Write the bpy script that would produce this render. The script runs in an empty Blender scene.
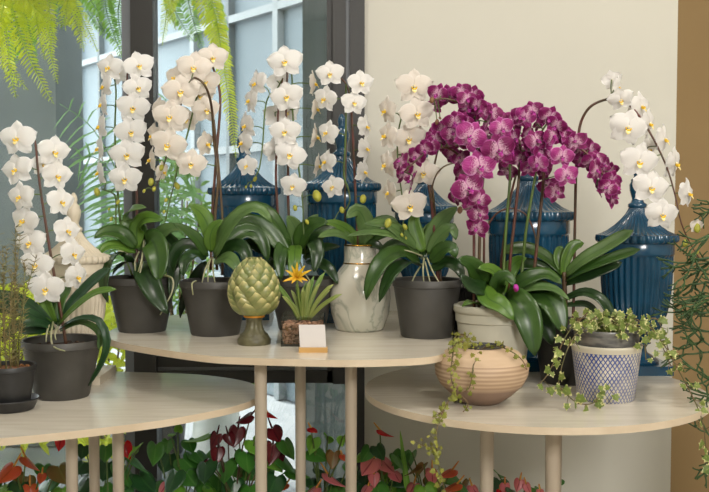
import bpy, math, random
from mathutils import Vector as V3, noise
R = random.Random(7)
PI = math.pi
sc = bpy.context.scene
COL = sc.collection
ZC = 1.3; FPX = 985.0; PITCH = math.radians(2.8)
cp, sp = math.cos(PITCH), math.sin(PITCH)

def at(px, py, Y):
    u = (px - 354.5) / FPX; v = -(py - 246) / FPX
    dy = cp + v * sp; dz = -sp + v * cp
    k = Y / dy
    return V3((u * k, Y, ZC + dz * k))

# ------------------------------------------------------------------ materials
def nt(name):
    m = bpy.data.materials.new(name); m.use_nodes = True
    t = m.node_tree; return m, t, t.nodes['Principled BSDF']

def rgb(h):
    f = lambda c: ((c / 255 + .055) / 1.055) ** 2.4 if c > 10 else c / 255 / 12.92
    return (f(h[0]), f(h[1]), f(h[2]), 1)

def mixnode(t, fac, a, b, blend='MIX'):
    n = t.nodes.new('ShaderNodeMix'); n.data_type = 'RGBA'; n.blend_type = blend
    for k, s in ((0, fac), (6, a), (7, b)):
        if hasattr(s, 'is_linked') or isinstance(s, bpy.types.NodeSocket): t.links.new(s, n.inputs[k])
        else: n.inputs[k].default_value = s
    return n.outputs[2]

def noise_fac(t, scale, lo=.35, hi=.65, detail=3, coord='Object', stretch=None):
    tc = t.nodes.new('ShaderNodeTexCoord'); nz = t.nodes.new('ShaderNodeTexNoise')
    nz.inputs['Scale'].default_value = scale; nz.inputs['Detail'].default_value = detail
    src = tc.outputs[coord]
    if stretch:
        mp = t.nodes.new('ShaderNodeMapping'); mp.inputs['Scale'].default_value = stretch
        t.links.new(src, mp.inputs[0]); src = mp.outputs[0]
    t.links.new(src, nz.inputs['Vector'])
    r = t.nodes.new('ShaderNodeMapRange'); r.inputs[1].default_value = lo; r.inputs[2].default_value = hi
    t.links.new(nz.outputs[0], r.inputs[0])
    return r.outputs[0]

def math_n(t, op, a, b=0.0, c=None):
    n = t.nodes.new('ShaderNodeMath'); n.operation = op
    for k, s in enumerate((a, b) if c is None else (a, b, c)):
        if isinstance(s, bpy.types.NodeSocket): t.links.new(s, n.inputs[k])
        else: n.inputs[k].default_value = s
    return n.outputs[0]

def uvs(t):
    u = t.nodes.new('ShaderNodeUVMap'); s = t.nodes.new('ShaderNodeSeparateXYZ')
    t.links.new(u.outputs[0], s.inputs[0]); return s.outputs[0], s.outputs[1]

def pm(name, c1, c2=None, scale=8, rough=.5, trans=0, metal=0, bump=0, bscale=60, coat=0, stretch=None, spec=.5):
    m, t, b = nt(name)
    b.inputs['Roughness'].default_value = rough; b.inputs['Metallic'].default_value = metal
    b.inputs['Specular IOR Level'].default_value = spec
    b.inputs['Coat Weight'].default_value = coat; b.inputs['Coat Roughness'].default_value = .08
    c1 = rgb(c1)
    if c2:
        c = mixnode(t, noise_fac(t, scale, stretch=stretch), c1, rgb(c2)); t.links.new(c, b.inputs['Base Color'])
    else:
        b.inputs['Base Color'].default_value = c1; c = c1
    if bump:
        bp = t.nodes.new('ShaderNodeBump'); bp.inputs['Strength'].default_value = bump; bp.inputs['Distance'].default_value = .004
        t.links.new(noise_fac(t, bscale, 0, 1), bp.inputs['Height']); t.links.new(bp.outputs[0], b.inputs['Normal'])
    if trans: add_trans(t, b, c, trans)
    return m

def add_trans(t, b, c, k):
    tr = t.nodes.new('ShaderNodeBsdfTranslucent'); mx = t.nodes.new('ShaderNodeMixShader'); mx.inputs[0].default_value = k
    if isinstance(c, bpy.types.NodeSocket): t.links.new(c, tr.inputs[0])
    else: tr.inputs[0].default_value = c
    out = t.nodes['Material Output']
    t.links.new(b.outputs[0], mx.inputs[1]); t.links.new(tr.outputs[0], mx.inputs[2]); t.links.new(mx.outputs[0], out.inputs[0])

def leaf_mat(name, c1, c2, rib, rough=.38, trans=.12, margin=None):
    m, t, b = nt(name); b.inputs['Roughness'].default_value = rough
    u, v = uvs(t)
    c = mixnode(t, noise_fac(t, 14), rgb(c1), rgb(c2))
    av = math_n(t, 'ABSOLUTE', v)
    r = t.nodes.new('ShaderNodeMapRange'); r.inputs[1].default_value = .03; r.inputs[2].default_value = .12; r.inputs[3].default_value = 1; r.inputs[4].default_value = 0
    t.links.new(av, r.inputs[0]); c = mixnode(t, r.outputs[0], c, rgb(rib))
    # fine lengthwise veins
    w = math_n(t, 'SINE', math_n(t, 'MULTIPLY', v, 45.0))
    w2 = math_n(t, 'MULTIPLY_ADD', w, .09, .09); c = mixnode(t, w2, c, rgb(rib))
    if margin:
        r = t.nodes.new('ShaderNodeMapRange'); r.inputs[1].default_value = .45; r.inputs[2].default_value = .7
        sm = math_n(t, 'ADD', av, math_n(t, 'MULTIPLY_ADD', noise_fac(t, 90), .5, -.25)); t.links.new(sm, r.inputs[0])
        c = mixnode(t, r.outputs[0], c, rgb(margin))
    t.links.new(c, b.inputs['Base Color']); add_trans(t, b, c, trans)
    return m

def petal_mat(name, base, edge, vein, vk, trans, dark=None, vn=26.0, pale_centre=False):
    m, t, b = nt(name); b.inputs['Roughness'].default_value = .55
    b.inputs['Specular IOR Level'].default_value = .3
    u, v = uvs(t)
    c = mixnode(t, noise_fac(t, 40), rgb(base), rgb(dark or base))
    w = math_n(t, 'SINE', math_n(t, 'MULTIPLY', v, vn))
    w = math_n(t, 'MULTIPLY_ADD', w, vk, vk); c = mixnode(t, w, c, rgb(vein))
    if pale_centre:
        r = t.nodes.new('ShaderNodeMapRange'); r.inputs[1].default_value = .42; r.inputs[2].default_value = .12
        t.links.new(math_n(t, 'ADD', u, math_n(t, 'MULTIPLY_ADD', noise_fac(t, 300), .3, -.15)), r.inputs[0])
        c = mixnode(t, math_n(t, 'MULTIPLY', r.outputs[0], .75), c, rgb((228, 186, 206)))
    av = math_n(t, 'ABSOLUTE', v)
    r = t.nodes.new('ShaderNodeMapRange'); r.inputs[1].default_value = .80; r.inputs[2].default_value = 1.0
    t.links.new(math_n(t, 'MAXIMUM', av, math_n(t, 'MULTIPLY', u, .98)), r.inputs[0])
    c = mixnode(t, r.outputs[0], c, rgb(edge))
    t.links.new(c, b.inputs['Base Color']); add_trans(t, b, c, trans)
    return m

def glass_mat(name, tint=(242, 246, 245), gl=.08, rough=.02):
    m, t, b = nt(name)
    tr = t.nodes.new('ShaderNodeBsdfTransparent'); tr.inputs[0].default_value = rgb(tint)
    g = t.nodes.new('ShaderNodeBsdfGlossy'); g.inputs['Roughness'].default_value = rough
    fr = t.nodes.new('ShaderNodeFresnel'); fr.inputs[0].default_value = 1.35
    mx = t.nodes.new('ShaderNodeMixShader'); t.links.new(math_n(t, 'ADD', fr.outputs[0], gl - .04), mx.inputs[0])
    t.links.new(tr.outputs[0], mx.inputs[1]); t.links.new(g.outputs[0], mx.inputs[2]); t.links.new(mx.outputs[0], t.nodes['Material Output'].inputs[0])
    return m

MT = {}
MT['wall'] = pm('cream_paint', (212, 209, 197), (209, 206, 194), 2, .9)
MT['tan'] = pm('tan_paint', (160, 134, 94), (157, 131, 91), 2, .9)
MT['ceil'] = pm('white_paint', (235, 233, 228), None, 2, .9)
MT['floor'] = pm('floor_concrete', (196, 192, 184), (184, 180, 172), 3, .5)
MT['wood'] = pm('pale_wood_veneer', (222, 214, 198), (212, 203, 186), 6, .25, stretch=(1, 9, 9), coat=.25)
MT['woodedge'] = pm('pale_wood_edge', (214, 196, 170), (204, 184, 156), 10, .45)
MT['leg'] = pm('painted_wood_leg', (190, 176, 156), (178, 162, 142), 14, .5, stretch=(1, 1, .1))
MT['frame'] = pm('dark_window_frame', (44, 43, 40), (39, 38, 36), 5, .45)
MT['frame2'] = pm('grey_window_frame', (112, 116, 120), None, 5, .4)
MT['glass'] = glass_mat('window_glass')
MT['facade'] = pm('facade_glass', (124, 136, 142), (108, 120, 126), .8, .5, spec=.3)  # mottling paints blurred reflections into the glass colour
MT['mullion'] = pm('facade_mullion', (138, 144, 146), None, 5, .5)
MT['mulliond'] = pm('facade_mullion_dark', (92, 100, 102), None, 5, .5)
MT['column'] = pm('grey_render', (116, 122, 122), (104, 110, 110), 3, .8)
MT['column2'] = pm('pale_grey_cladding', (132, 142, 146), (120, 130, 134), 60, .6, stretch=(1, 1, .03))
MT['pave'] = pm('outdoor_paving', (148, 151, 156), (134, 138, 144), 2.5, .6)
MT['planter'] = pm('white_planter', (226, 228, 224), None, 5, .5)
MT['pot'] = pm('nursery_plastic', (74, 72, 68), (64, 62, 58), 12, .5, bump=.08, bscale=90)
MT['pot2'] = pm('black_plastic', (46, 46, 46), (38, 38, 38), 12, .45)
MT['soil'] = pm('bark_mix', (74, 56, 40), (38, 30, 24), 90, .9, bump=1, bscale=160)
MT['soil2'] = pm('orange_bark', (150, 98, 52), (84, 56, 34), 90, .9, bump=1, bscale=160)
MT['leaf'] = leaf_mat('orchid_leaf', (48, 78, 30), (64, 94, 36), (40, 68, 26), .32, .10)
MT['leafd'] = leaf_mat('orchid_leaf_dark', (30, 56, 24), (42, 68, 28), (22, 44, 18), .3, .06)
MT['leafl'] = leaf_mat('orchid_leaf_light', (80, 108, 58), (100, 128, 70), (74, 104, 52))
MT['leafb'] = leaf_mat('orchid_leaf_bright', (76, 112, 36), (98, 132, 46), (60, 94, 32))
MT['strap'] = leaf_mat('strap_leaf', (30, 62, 36), (44, 80, 42), (24, 52, 30))
MT['stemr'] = pm('flower_stem_brown', (98, 46, 38), (74, 58, 36), 22, .4)
MT['stemg'] = pm('flower_stem_green', (92, 116, 48), (74, 92, 44), 16, .45)
MT['stemd'] = pm('flower_stem_dark', (72, 48, 36), (92, 76, 46), 26, .35)
MT['bud'] = pm('orchid_bud', (176, 172, 62), (150, 152, 56), 60, .5)
MT['buddark'] = pm('orchid_bud_purple', (120, 90, 50), (110, 60, 60), 60, .5)
MT['root'] = pm('aerial_root', (176, 172, 140), (142, 146, 104), 50, .6)
MT['petal'] = petal_mat('white_petal', (243, 240, 236), (246, 244, 242), (236, 230, 226), .05, .34)
MT['petal2'] = petal_mat('cream_petal', (238, 229, 218), (242, 236, 228), (228, 216, 208), .07, .34)
MT['lip'] = pm('yellow_lip', (238, 204, 44), (222, 160, 30), 120, .5)
MT['lipw'] = pm('white_lip', (244, 238, 214), (240, 214, 120), 150, .5)
MT['ppetal'] = petal_mat('purple_petal', (122, 10, 84), (176, 72, 146), (168, 50, 130), .07, .16, (92, 4, 58), 22, True)
MT['ppetal2'] = petal_mat('pale_purple_petal', (168, 44, 128), (212, 130, 192), (204, 110, 172), .10, .18, (130, 20, 92), 22, True)
MT['plip'] = pm('violet_lip', (186, 52, 168), (130, 20, 84), 150, .45)
MT['urn'] = pm('blue_glaze', (26, 80, 110), (17, 66, 94), 6, .22, coat=.5)
MT['urnw'] = pm('ivory_glaze', (218, 208, 188), (204, 192, 170), 8, .5)
MT['potw'] = pm('grey_white_clay', (196, 193, 176), (184, 180, 162), 10, .5)
MT['gold'] = pm('gold_band', (196, 150, 62), None, 5, .25, metal=1)
MT['art'] = None
MT['base'] = pm('bronze_green_base', (104, 100, 72), (78, 74, 52), 30, .45)
MT['orange'] = pm('orange_band', (214, 142, 34), None, 5, .5)
MT['pebble'] = pm('terracotta_pebble', (214, 158, 132), (140, 96, 74), 130, .8)
MT['card'] = pm('white_card', (206, 200, 196), None, 5, .7)
MT['cardwood'] = pm('oak_card_holder', (206, 164, 98), (190, 146, 82), 40, .5, stretch=(.1, 1, 1))
MT['grass'] = leaf_mat('bromeliad_leaf', (122, 142, 66), (150, 160, 84), (168, 170, 104), .5, .2)
MT['grassg'] = leaf_mat('bromeliad_leaf_green', (84, 122, 52), (110, 142, 60), (130, 150, 70), .5, .2)
MT['starf'] = leaf_mat('bromeliad_bract', (238, 200, 40), (230, 160, 36), (244, 214, 70), .5, .2)
MT['ivy'] = leaf_mat('ivy_leaf', (96, 118, 50), (124, 140, 62), (150, 160, 84), .5, .2, margin=(226, 220, 156))
MT['ivy2'] = leaf_mat('trailing_leaf', (116, 124, 44), (152, 150, 62), (130, 130, 60), .5, .15)
MT['vine'] = pm('vine_stem', (112, 84, 58), (92, 92, 50), 30, .6)
MT['stick'] = pm('pencil_branch', (46, 72, 38), (62, 90, 46), 20, .5)
MT['fern'] = leaf_mat('fern_leaflet', (214, 224, 40), (232, 230, 56), (200, 214, 44), .5, .5)
MT['ferng'] = leaf_mat('fern_leaflet_green', (132, 186, 50), (164, 204, 60), (90, 140, 50), .5, .4)
MT['palm'] = leaf_mat('palm_leaflet', (130, 172, 104), (150, 190, 124), (130, 172, 104), .5, .45)
MT['shrub'] = leaf_mat('shrub_leaf', (96, 136, 64), (150, 184, 84), (110, 140, 80), .5, .35)
MT['brownf'] = pm('feathery_foliage', (110, 112, 66), (140, 122, 80), 30, .7)
MT['aleaf'] = leaf_mat('anthurium_leaf', (56, 116, 42), (78, 140, 50), (90, 146, 64), .35, .15)
MT['aleafb'] = leaf_mat('anthurium_leaf_bright', (108, 170, 52), (130, 186, 64), (150, 190, 80), .4, .25)
MT['aleafd'] = leaf_mat('anthurium_leaf_dark', (30, 70, 38), (44, 88, 44), (54, 98, 50), .3, .1)
MT['aolive'] = leaf_mat('anthurium_leaf_olive', (112, 102, 44), (128, 84, 40), (120, 110, 50), .4, .15)
MT['a_red'] = leaf_mat('spathe_red', (226, 36, 40), (210, 28, 40), (170, 20, 34), .25, .35)
MT['a_dark'] = leaf_mat('spathe_maroon', (80, 18, 26), (104, 20, 30), (60, 14, 22), .25, .06)
MT['a_pink'] = leaf_mat('spathe_pink', (238, 134, 146), (230, 140, 134), (180, 80, 90), .3, .35)
MT['a_orange'] = leaf_mat('spathe_orange', (216, 108, 50), (226, 96, 64), (196, 90, 50), .3, .35)
MT['spadix'] = pm('spadix_yellow', (222, 170, 70), (200, 120, 60), 80, .6)

def lattice_mat():
    m, t, b = nt('blue_lattice_glaze'); b.inputs['Roughness'].default_value = .45
    u, v = uvs(t)
    A = math_n(t, 'MULTIPLY', u, 46.0); B = math_n(t, 'MULTIPLY', v, 62.0)
    ws = []
    for s in ('ADD', 'SUBTRACT'):
        f = math_n(t, 'FRACT', math_n(t, s, A, B)); ws.append(math_n(t, 'ABSOLUTE', math_n(t, 'SUBTRACT', f, .5)))
    d = math_n(t, 'MINIMUM', ws[0], ws[1])
    wear = math_n(t, 'MULTIPLY_ADD', noise_fac(t, 14), .12, .10)
    line = math_n(t, 'LESS_THAN', d, wear)
    k = math_n(t, 'MULTIPLY', line, math_n(t, 'MULTIPLY_ADD', noise_fac(t, 9, .4, .6), -.3, 1.0))
    c = mixnode(t, k, mixnode(t, noise_fac(t, 30), rgb((216, 210, 192)), rgb((196, 188, 168))), rgb((40, 70, 148)))
    rim = math_n(t, 'GREATER_THAN', v, .124); c = mixnode(t, rim, c, rgb((206, 198, 178)))
    t.links.new(c, b.inputs['Base Color']); return m
MT['lattice'] = lattice_mat()
def pewter():
    m, t, b = nt('brushed_pewter'); b.inputs['Roughness'].default_value = .4; b.inputs['Metallic'].default_value = .55
    c = mixnode(t, noise_fac(t, 22, .38, .62, stretch=(1, 1, 4)), rgb((98, 98, 98)), rgb((140, 138, 134)))
    t.links.new(c, b.inputs['Base Color']); return m
MT['pewter'] = pewter()
def bowl_mat():
    m, t, b = nt('banded_stoneware'); b.inputs['Roughness'].default_value = .6
    u, v = uvs(t)
    nz = noise_fac(t, 60, .3, .7, stretch=(.15, .15, 1))
    band = math_n(t, 'MULTIPLY_ADD', math_n(t, 'SINE', math_n(t, 'MULTIPLY', v, 620.0)), .5, .5)
    inb = math_n(t, 'MULTIPLY', math_n(t, 'GREATER_THAN', v, .05), math_n(t, 'LESS_THAN', v, .105))
    c = mixnode(t, nz, rgb((206, 180, 150)), rgb((190, 162, 132)))
    c = mixnode(t, math_n(t, 'MULTIPLY', math_n(t, 'MULTIPLY', band, inb), .6), c, rgb((140, 108, 84)))
    r = t.nodes.new('ShaderNodeMapRange'); r.inputs[1].default_value = .055; r.inputs[2].default_value = .04; t.links.new(v, r.inputs[0])
    c = mixnode(t, r.outputs[0], c, rgb((136, 112, 96)))
    t.links.new(c, b.inputs['Base Color']); return m
MT['bowl'] = bowl_mat()
def marble():
    m, t, b = nt('marbled_porcelain'); b.inputs['Roughness'].default_value = .22; b.inputs['Coat Weight'].default_value = .4
    tc = t.nodes.new('ShaderNodeTexCoord'); nz = t.nodes.new('ShaderNodeTexNoise')
    nz.inputs['Scale'].default_value = 7; nz.inputs['Detail'].default_value = 5; nz.inputs['Distortion'].default_value = 1.2
    t.links.new(tc.outputs['Object'], nz.inputs['Vector'])
    d = math_n(t, 'ABSOLUTE', math_n(t, 'SUBTRACT', nz.outputs[0], .5))
    r = t.nodes.new('ShaderNodeMapRange'); r.inputs[1].default_value = 0; r.inputs[2].default_value = .035; r.inputs[3].default_value = .65; r.inputs[4].default_value = 0
    t.links.new(d, r.inputs[0])
    c = mixnode(t, noise_fac(t, 5), rgb((214, 208, 192)), rgb((196, 194, 176)))
    c = mixnode(t, r.outputs[0], c, rgb((140, 146, 128)))
    t.links.new(c, b.inputs['Base Color']); return m
MT['marble'] = marble()
def arti():
    m, t, b = nt('artichoke_glaze'); b.inputs['Roughness'].default_value = .4; b.inputs['Coat Weight'].default_value = .2
    u, v = uvs(t)
    c = mixnode(t, noise_fac(t, 30), rgb((140, 140, 84)), rgb((108, 120, 66)))
    r = t.nodes.new('ShaderNodeMapRange'); r.inputs[1].default_value = .55; r.inputs[2].default_value = 1; t.links.new(u, r.inputs[0])
    c = mixnode(t, r.outputs[0], c, rgb((206, 192, 132)))
    t.links.new(c, b.inputs['Base Color']); return m
MT['art'] = arti()

# ------------------------------------------------------------------ mesh builder
class MB:
    def __init__(s): s.v = []; s.f = []; s.uv = []; s.mi = []; s.cur = 0
    def add(s, vs, fs, uv=None, mi=None):
        o = len(s.v); s.v += [V3(p) for p in vs]; s.uv += uv if uv else [(0, 0)] * len(vs)
        s.f += [tuple(i + o for i in f) for f in fs]; s.mi += [s.cur if mi is None else mi] * len(fs)
        return s
    def grid(s, P, UV, mi=None):   # P[i][j]
        n, m = len(P), len(P[0])
        s.add([p for r in P for p in r], [(i * m + j, i * m + j + 1, (i + 1) * m + j + 1, (i + 1) * m + j) for i in range(n - 1) for j in range(m - 1)], [q for r in UV for q in r], mi)
        return s
    def box(s, a, b, mi=None):
        x0, y0, z0 = a; x1, y1, z1 = b
        vs = [(x0, y0, z0), (x1, y0, z0), (x1, y1, z0), (x0, y1, z0), (x0, y0, z1), (x1, y0, z1), (x1, y1, z1), (x0, y1, z1)]
        s.add(vs, [(0, 3, 2, 1), (4, 5, 6, 7), (0, 1, 5, 4), (1, 2, 6, 5), (2, 3, 7, 6), (3, 0, 4, 7)], None, mi); return s
    def tube(s, pts, rad, seg=7, mi=None, smooth=3):
        pts = spline(pts, smooth) if smooth > 1 and len(pts) > 2 else [V3(p) for p in pts]
        n = len(pts)
        if not isinstance(rad, (list, tuple)): rad = [rad, rad]
        rs = [lerp_list(rad, i / (n - 1)) for i in range(n)]
        N = None; vs = []; uv = []
        for i, p in enumerate(pts):
            T = (pts[min(i + 1, n - 1)] - pts[max(i - 1, 0)]).normalized()
            if N is None: N = T.orthogonal().normalized()
            else:
                N = (N - T * N.dot(T)); N = N.normalized() if N.length > 1e-6 else T.orthogonal().normalized()
            B = T.cross(N)
            for k in range(seg):
                a = 2 * PI * k / seg; vs.append(p + (N * math.cos(a) + B * math.sin(a)) * rs[i]); uv.append((i / n, 0))
        fs = [(i * seg + k, i * seg + (k + 1) % seg, (i + 1) * seg + (k + 1) % seg, (i + 1) * seg + k) for i in range(n - 1) for k in range(seg)]
        fs += [tuple(range(seg))[::-1], tuple((n - 1) * seg + k for k in range(seg))]
        return s.add(vs, fs, uv, mi)
    def ball(s, c, r, seg=8, ring=6, ax=None, mi=None):
        rx, ry, rz = r if isinstance(r, (tuple, list)) else (r, r, r)
        vs = []
        for i in range(ring + 1):
            th = PI * i / ring
            for k in range(seg):
                a = 2 * PI * k / seg; vs.append((rx * math.sin(th) * math.cos(a), ry * math.sin(th) * math.sin(a), rz * math.cos(th)))
        if ax is not None:
            q = V3((0, 0, 1)).rotation_difference(V3(ax).normalized()); vs = [q @ V3(p) for p in vs]
        fs = [(i * seg + k, (i + 1) * seg + k, (i + 1) * seg + (k + 1) % seg, i * seg + (k + 1) % seg) for i in range(ring) for k in range(seg)]
        return s.add([V3(p) + V3(c) for p in vs], fs, None, mi)
    def lathe(s, prof, c=(0, 0, 0), seg=48, fl=0, amp=None, mi=None, flip=False):
        cx, cy, cz = c; P = []; U = []
        for i, (r, z) in enumerate(prof):
            row = []; ru = []
            for k in range(seg + 1):
                a = PI / 2 + 2 * PI * k / seg
                rr = r
                if fl and amp and amp[i]: rr = r - amp[i] * r * (1 - abs(math.sin(fl * a / 2))) 
                row.append((cx + rr * math.cos(a), cy + rr * math.sin(a), cz + z)); ru.append((k / seg, z))
            P.append(row); U.append(ru)
        m = seg + 1; n = len(prof)
        fs = [(i * m + j, i * m + j + 1, (i + 1) * m + j + 1, (i + 1) * m + j) for i in range(n - 1) for j in range(seg)]
        return s.add([p for r in P for p in r], fs, [q for r in U for q in r], mi)
    def build(s, name, mats, parent=None, origin=None, smooth=True, solid=0, angle=None):
        me = bpy.data.meshes.new(name)
        o0 = origin if origin is not None else (W[parent.name] if parent else V3((0, 0, 0)))
        me.from_pydata([tuple(p - o0) for p in s.v], [], s.f)
        ul = me.uv_layers.new(name='UVMap')
        flat = []
        for f in s.f:
            for i in f: flat += s.uv[i]
        ul.data.foreach_set('uv', flat)
        if not isinstance(mats, (list, tuple)): mats = [mats]
        for m in mats: me.materials.append(m)
        me.polygons.foreach_set('material_index', s.mi)
        me.polygons.foreach_set('use_smooth', [smooth] * len(me.polygons))
        me.validate()
        if smooth and angle: me.set_sharp_from_angle(angle=math.radians(angle))
        o = bpy.data.objects.new(name, me); COL.objects.link(o)
        if parent: o.parent = parent
        o.location = (o0 - W[parent.name]) if parent else o0
        W[o.name] = V3(o0)
        if solid:
            q = o.modifiers.new('Solidify', 'SOLIDIFY'); q.thickness = solid; q.offset = -1
        return o
W = {}

def spline(pts, k=4):
    pts = [V3(p) for p in pts]; out = []; n = len(pts)
    for i in range(n - 1):
        p0 = pts[max(i - 1, 0)]; p1 = pts[i]; p2 = pts[i + 1]; p3 = pts[min(i + 2, n - 1)]
        for j in range(k):
            t = j / k
            out.append(.5 * ((2 * p1) + (p2 - p0) * t + (2 * p0 - 5 * p1 + 4 * p2 - p3) * t * t + (3 * p1 - p0 - 3 * p2 + p3) * t ** 3))
    out.append(pts[-1]); return out
def lerp_list(L, t):
    x = t * (len(L) - 1); i = min(int(x), len(L) - 2) if len(L) > 1 else 0
    return L[i] + (L[min(i + 1, len(L) - 1)] - L[i]) * (x - i)
def thing(name, label, cat, loc, group=None):
    o = bpy.data.objects.new(name, None); o.empty_display_size = .05; COL.objects.link(o); o.location = loc; W[o.name] = V3(loc)
    o['label'] = label; o['category'] = cat
    if group: o['group'] = group
    return o
def tag(o, label, cat, group=None):
    o['label'] = label; o['category'] = cat
    if group: o['group'] = group
    return o
def struct(o): o['kind'] = 'structure'; return o

def resample(pts, n):
    pts = spline(pts, 8) if len(pts) > 2 else [V3(p) for p in pts]
    d = [0]
    for a, b in zip(pts, pts[1:]): d.append(d[-1] + (b - a).length)
    out = []; k = 0
    for i in range(n):
        t = d[-1] * i / (n - 1)
        while k < len(pts) - 2 and d[k + 1] < t: k += 1
        seg = d[k + 1] - d[k]; out.append(pts[k].lerp(pts[k + 1], (t - d[k]) / seg if seg > 1e-9 else 0))
    return out

def add_leaf(mb, pts, w, hint=(0, -.7, .7), fold=.22, n=13, m=7, shape='oval', mi=None, wave=.0):
    P = resample(pts, n); rows = []; uv = []; hint = V3(hint)
    for i, p in enumerate(P):
        s = i / (n - 1)
        T = (P[min(i + 1, n - 1)] - P[max(i - 1, 0)]).normalized()
        N = hint - T * hint.dot(T)
        if N.length < .15: N = V3((.3, -.6, .5)) - T * V3((.3, -.6, .5)).dot(T)
        N.normalize(); S = T.cross(N)
        if shape == 'oval': pr = max(.16 * (1 - s), math.sin(PI * min(1, s) ** .85) ** .6 if 0 < s < 1 else 0)
        elif shape == 'strap': pr = min(1, .55 + s * 1.2) * (1 - max(0, (s - .7) / .3) ** 2.2) ** .5 if s < 1 else 0
        elif shape == 'blade': pr = (1 - s) ** .6 * min(1, .6 + s * 3)
        else: pr = math.sin(PI * s) ** .8 if 0 < s < 1 else 0
        hw = w / 2 * max(pr, .02)
        row = []
        for j in range(m):
            t = -1 + 2 * j / (m - 1)
            row.append(p + S * (t * hw) + N * (fold * hw * (abs(t) ** 1.3) + wave * hw * math.sin(s * 9 + t * 2)))
        rows.append(row); uv.append([(s, -1 + 2 * j / (m - 1)) for j in range(m)])
    mb.grid(rows, uv, mi)

# ------------------------------------------------------------------ camera, world, lights
cam = bpy.data.cameras.new('camera'); co = bpy.data.objects.new('camera', cam); COL.objects.link(co); sc.camera = co
co.location = (0, 0, ZC); co.rotation_euler = (PI / 2 - PITCH, 0, 0)
cam.sensor_width = 36; cam.lens = 36 * FPX / 709
cam.dof.use_dof = True; cam.dof.focus_distance = 2.65; cam.dof.aperture_fstop = 8
cam.clip_end = 80
w = bpy.data.worlds.new('World'); sc.world = w; w.use_nodes = True
bg = w.node_tree.nodes['Background']; bg.inputs[0].default_value = (.95, .975, 1.0, 1); bg.inputs[1].default_value = 5.6
def area(name, loc, rot, sx, sy, power, color):
    l = bpy.data.lights.new(name, 'AREA'); l.shape = 'RECTANGLE'; l.size = sx; l.size_y = sy; l.energy = power; l.color = color
    o = bpy.data.objects.new(name, l); COL.objects.link(o); o.location = loc; o.rotation_euler = rot; return o
def aim(o, tgt):
    o.rotation_euler = (V3(tgt) - o.location).to_track_quat('-Z', 'Y').to_euler()
a = area('interior_light', (1.5, 1.75, 2.76), (0, 0, 0), .35, .35, 23, (1, .93, .82)); aim(a, (.45, 2.9, .9))
a = area('interior_light', (-.5, 1.75, 2.76), (0, 0, 0), .45, .45, 16, (1, .94, .87)); aim(a, (-.2, 2.8, 1.0))  # added lamp, makes up for daylight lost by enclosing the room
a = area('interior_light', (1.1, -1.2, 2.3), (0, 0, 0), .9, .6, 76, (1, .97, .93)); aim(a, (-.1, 3.0, .5))  # unseen lamp added behind the camera to brighten below the tables
s = bpy.data.lights.new('sun', 'SUN'); s.energy = 7; s.angle = .03; s.color = (1, .95, .85)
so = bpy.data.objects.new('sun', s); COL.objects.link(so); so.location = (-3, 8, 8); so.rotation_euler = V3((.45, -.45, -1.0)).to_track_quat('-Z', 'Y').to_euler()
sc.view_settings.view_transform = 'Standard'; sc.view_settings.look = 'None'; sc.view_settings.gamma = 1
sc.view_settings.exposure = 0.03; sc.view_settings.use_curve_mapping = False

# ------------------------------------------------------------------ setting
WY = 3.4
def sbox(name, a, b, m): o = MB().box(a, b).build(name, MT[m] if isinstance(m, str) else m, smooth=False); return struct(o)
xw0 = at(364.5, 246, WY).x; xw1 = 1.105
sbox('floor', (-3.2, -1.6, -.1), (2.7, WY + .6, 0), 'floor')
sbox('floor_threshold', (-3.3, WY + .1, -.11), (xw0, WY + .6, -.005), 'pave')
sbox('floor_terrace', (-9, WY + .6, -.12), (4, 16, -.01), 'pave')
sbox('ceiling', (-3.2, -1.6, 2.8), (2.7, WY + .6, 2.95), 'ceil')
sbox('wall_back', (xw0, WY, 0), (xw1, WY + .45, 2.8), 'wall')
sbox('wall_right', (xw1, WY + .45, 0), (2.6, WY + .6, 2.8), 'tan')
sbox('wall_left', (-3.3, -1.6, 0), (-3.2, WY + .1, 2.8), 'wall')
sbox('wall_east', (2.6, -1.6, 0), (2.7, WY + .6, 2.8), 'wall')
sbox('wall_front', (-3.3, -1.7, 0), (2.7, -1.6, 2.8), 'wall')
sbox('trim_sun_shield', (-3.2, WY + .12, 2.8), (2.6, WY + .95, 2.95), 'ceil')  # unseen overhang added to keep the sun off the tables
f0 = at(124, 246, WY).x; f1 = at(134, 246, WY).x; f2 = at(156, 246, WY).x
g0 = at(327, 246, WY).x; g1 = at(333, 246, WY).x; g2 = at(346, 246, WY).x; g3 = at(350, 246, WY).x
def window(name, parts, pane):
    e = bpy.data.objects.new(name, None); COL.objects.link(e); e.location = (0, WY, 0); W[e.name] = V3((0, WY, 0)); e['kind'] = 'structure'
    for a, b, m in parts: MB().box(a, b).build('window_frame', MT[m], e, smooth=False)
    MB().box(*pane).build('pane', MT['glass'], e, smooth=False)
window('window_1', [((f0, WY + .0, 0), (f1, WY + .07, 2.8), 'frame2'), ((-2.6, WY, 0), (f0, WY + .07, .06), 'frame'), ((-2.6, WY, 0), (-2.5, WY + .07, 2.8), 'frame')], ((-2.5, WY + .03, .06), (f0, WY + .038, 2.8)))
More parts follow.
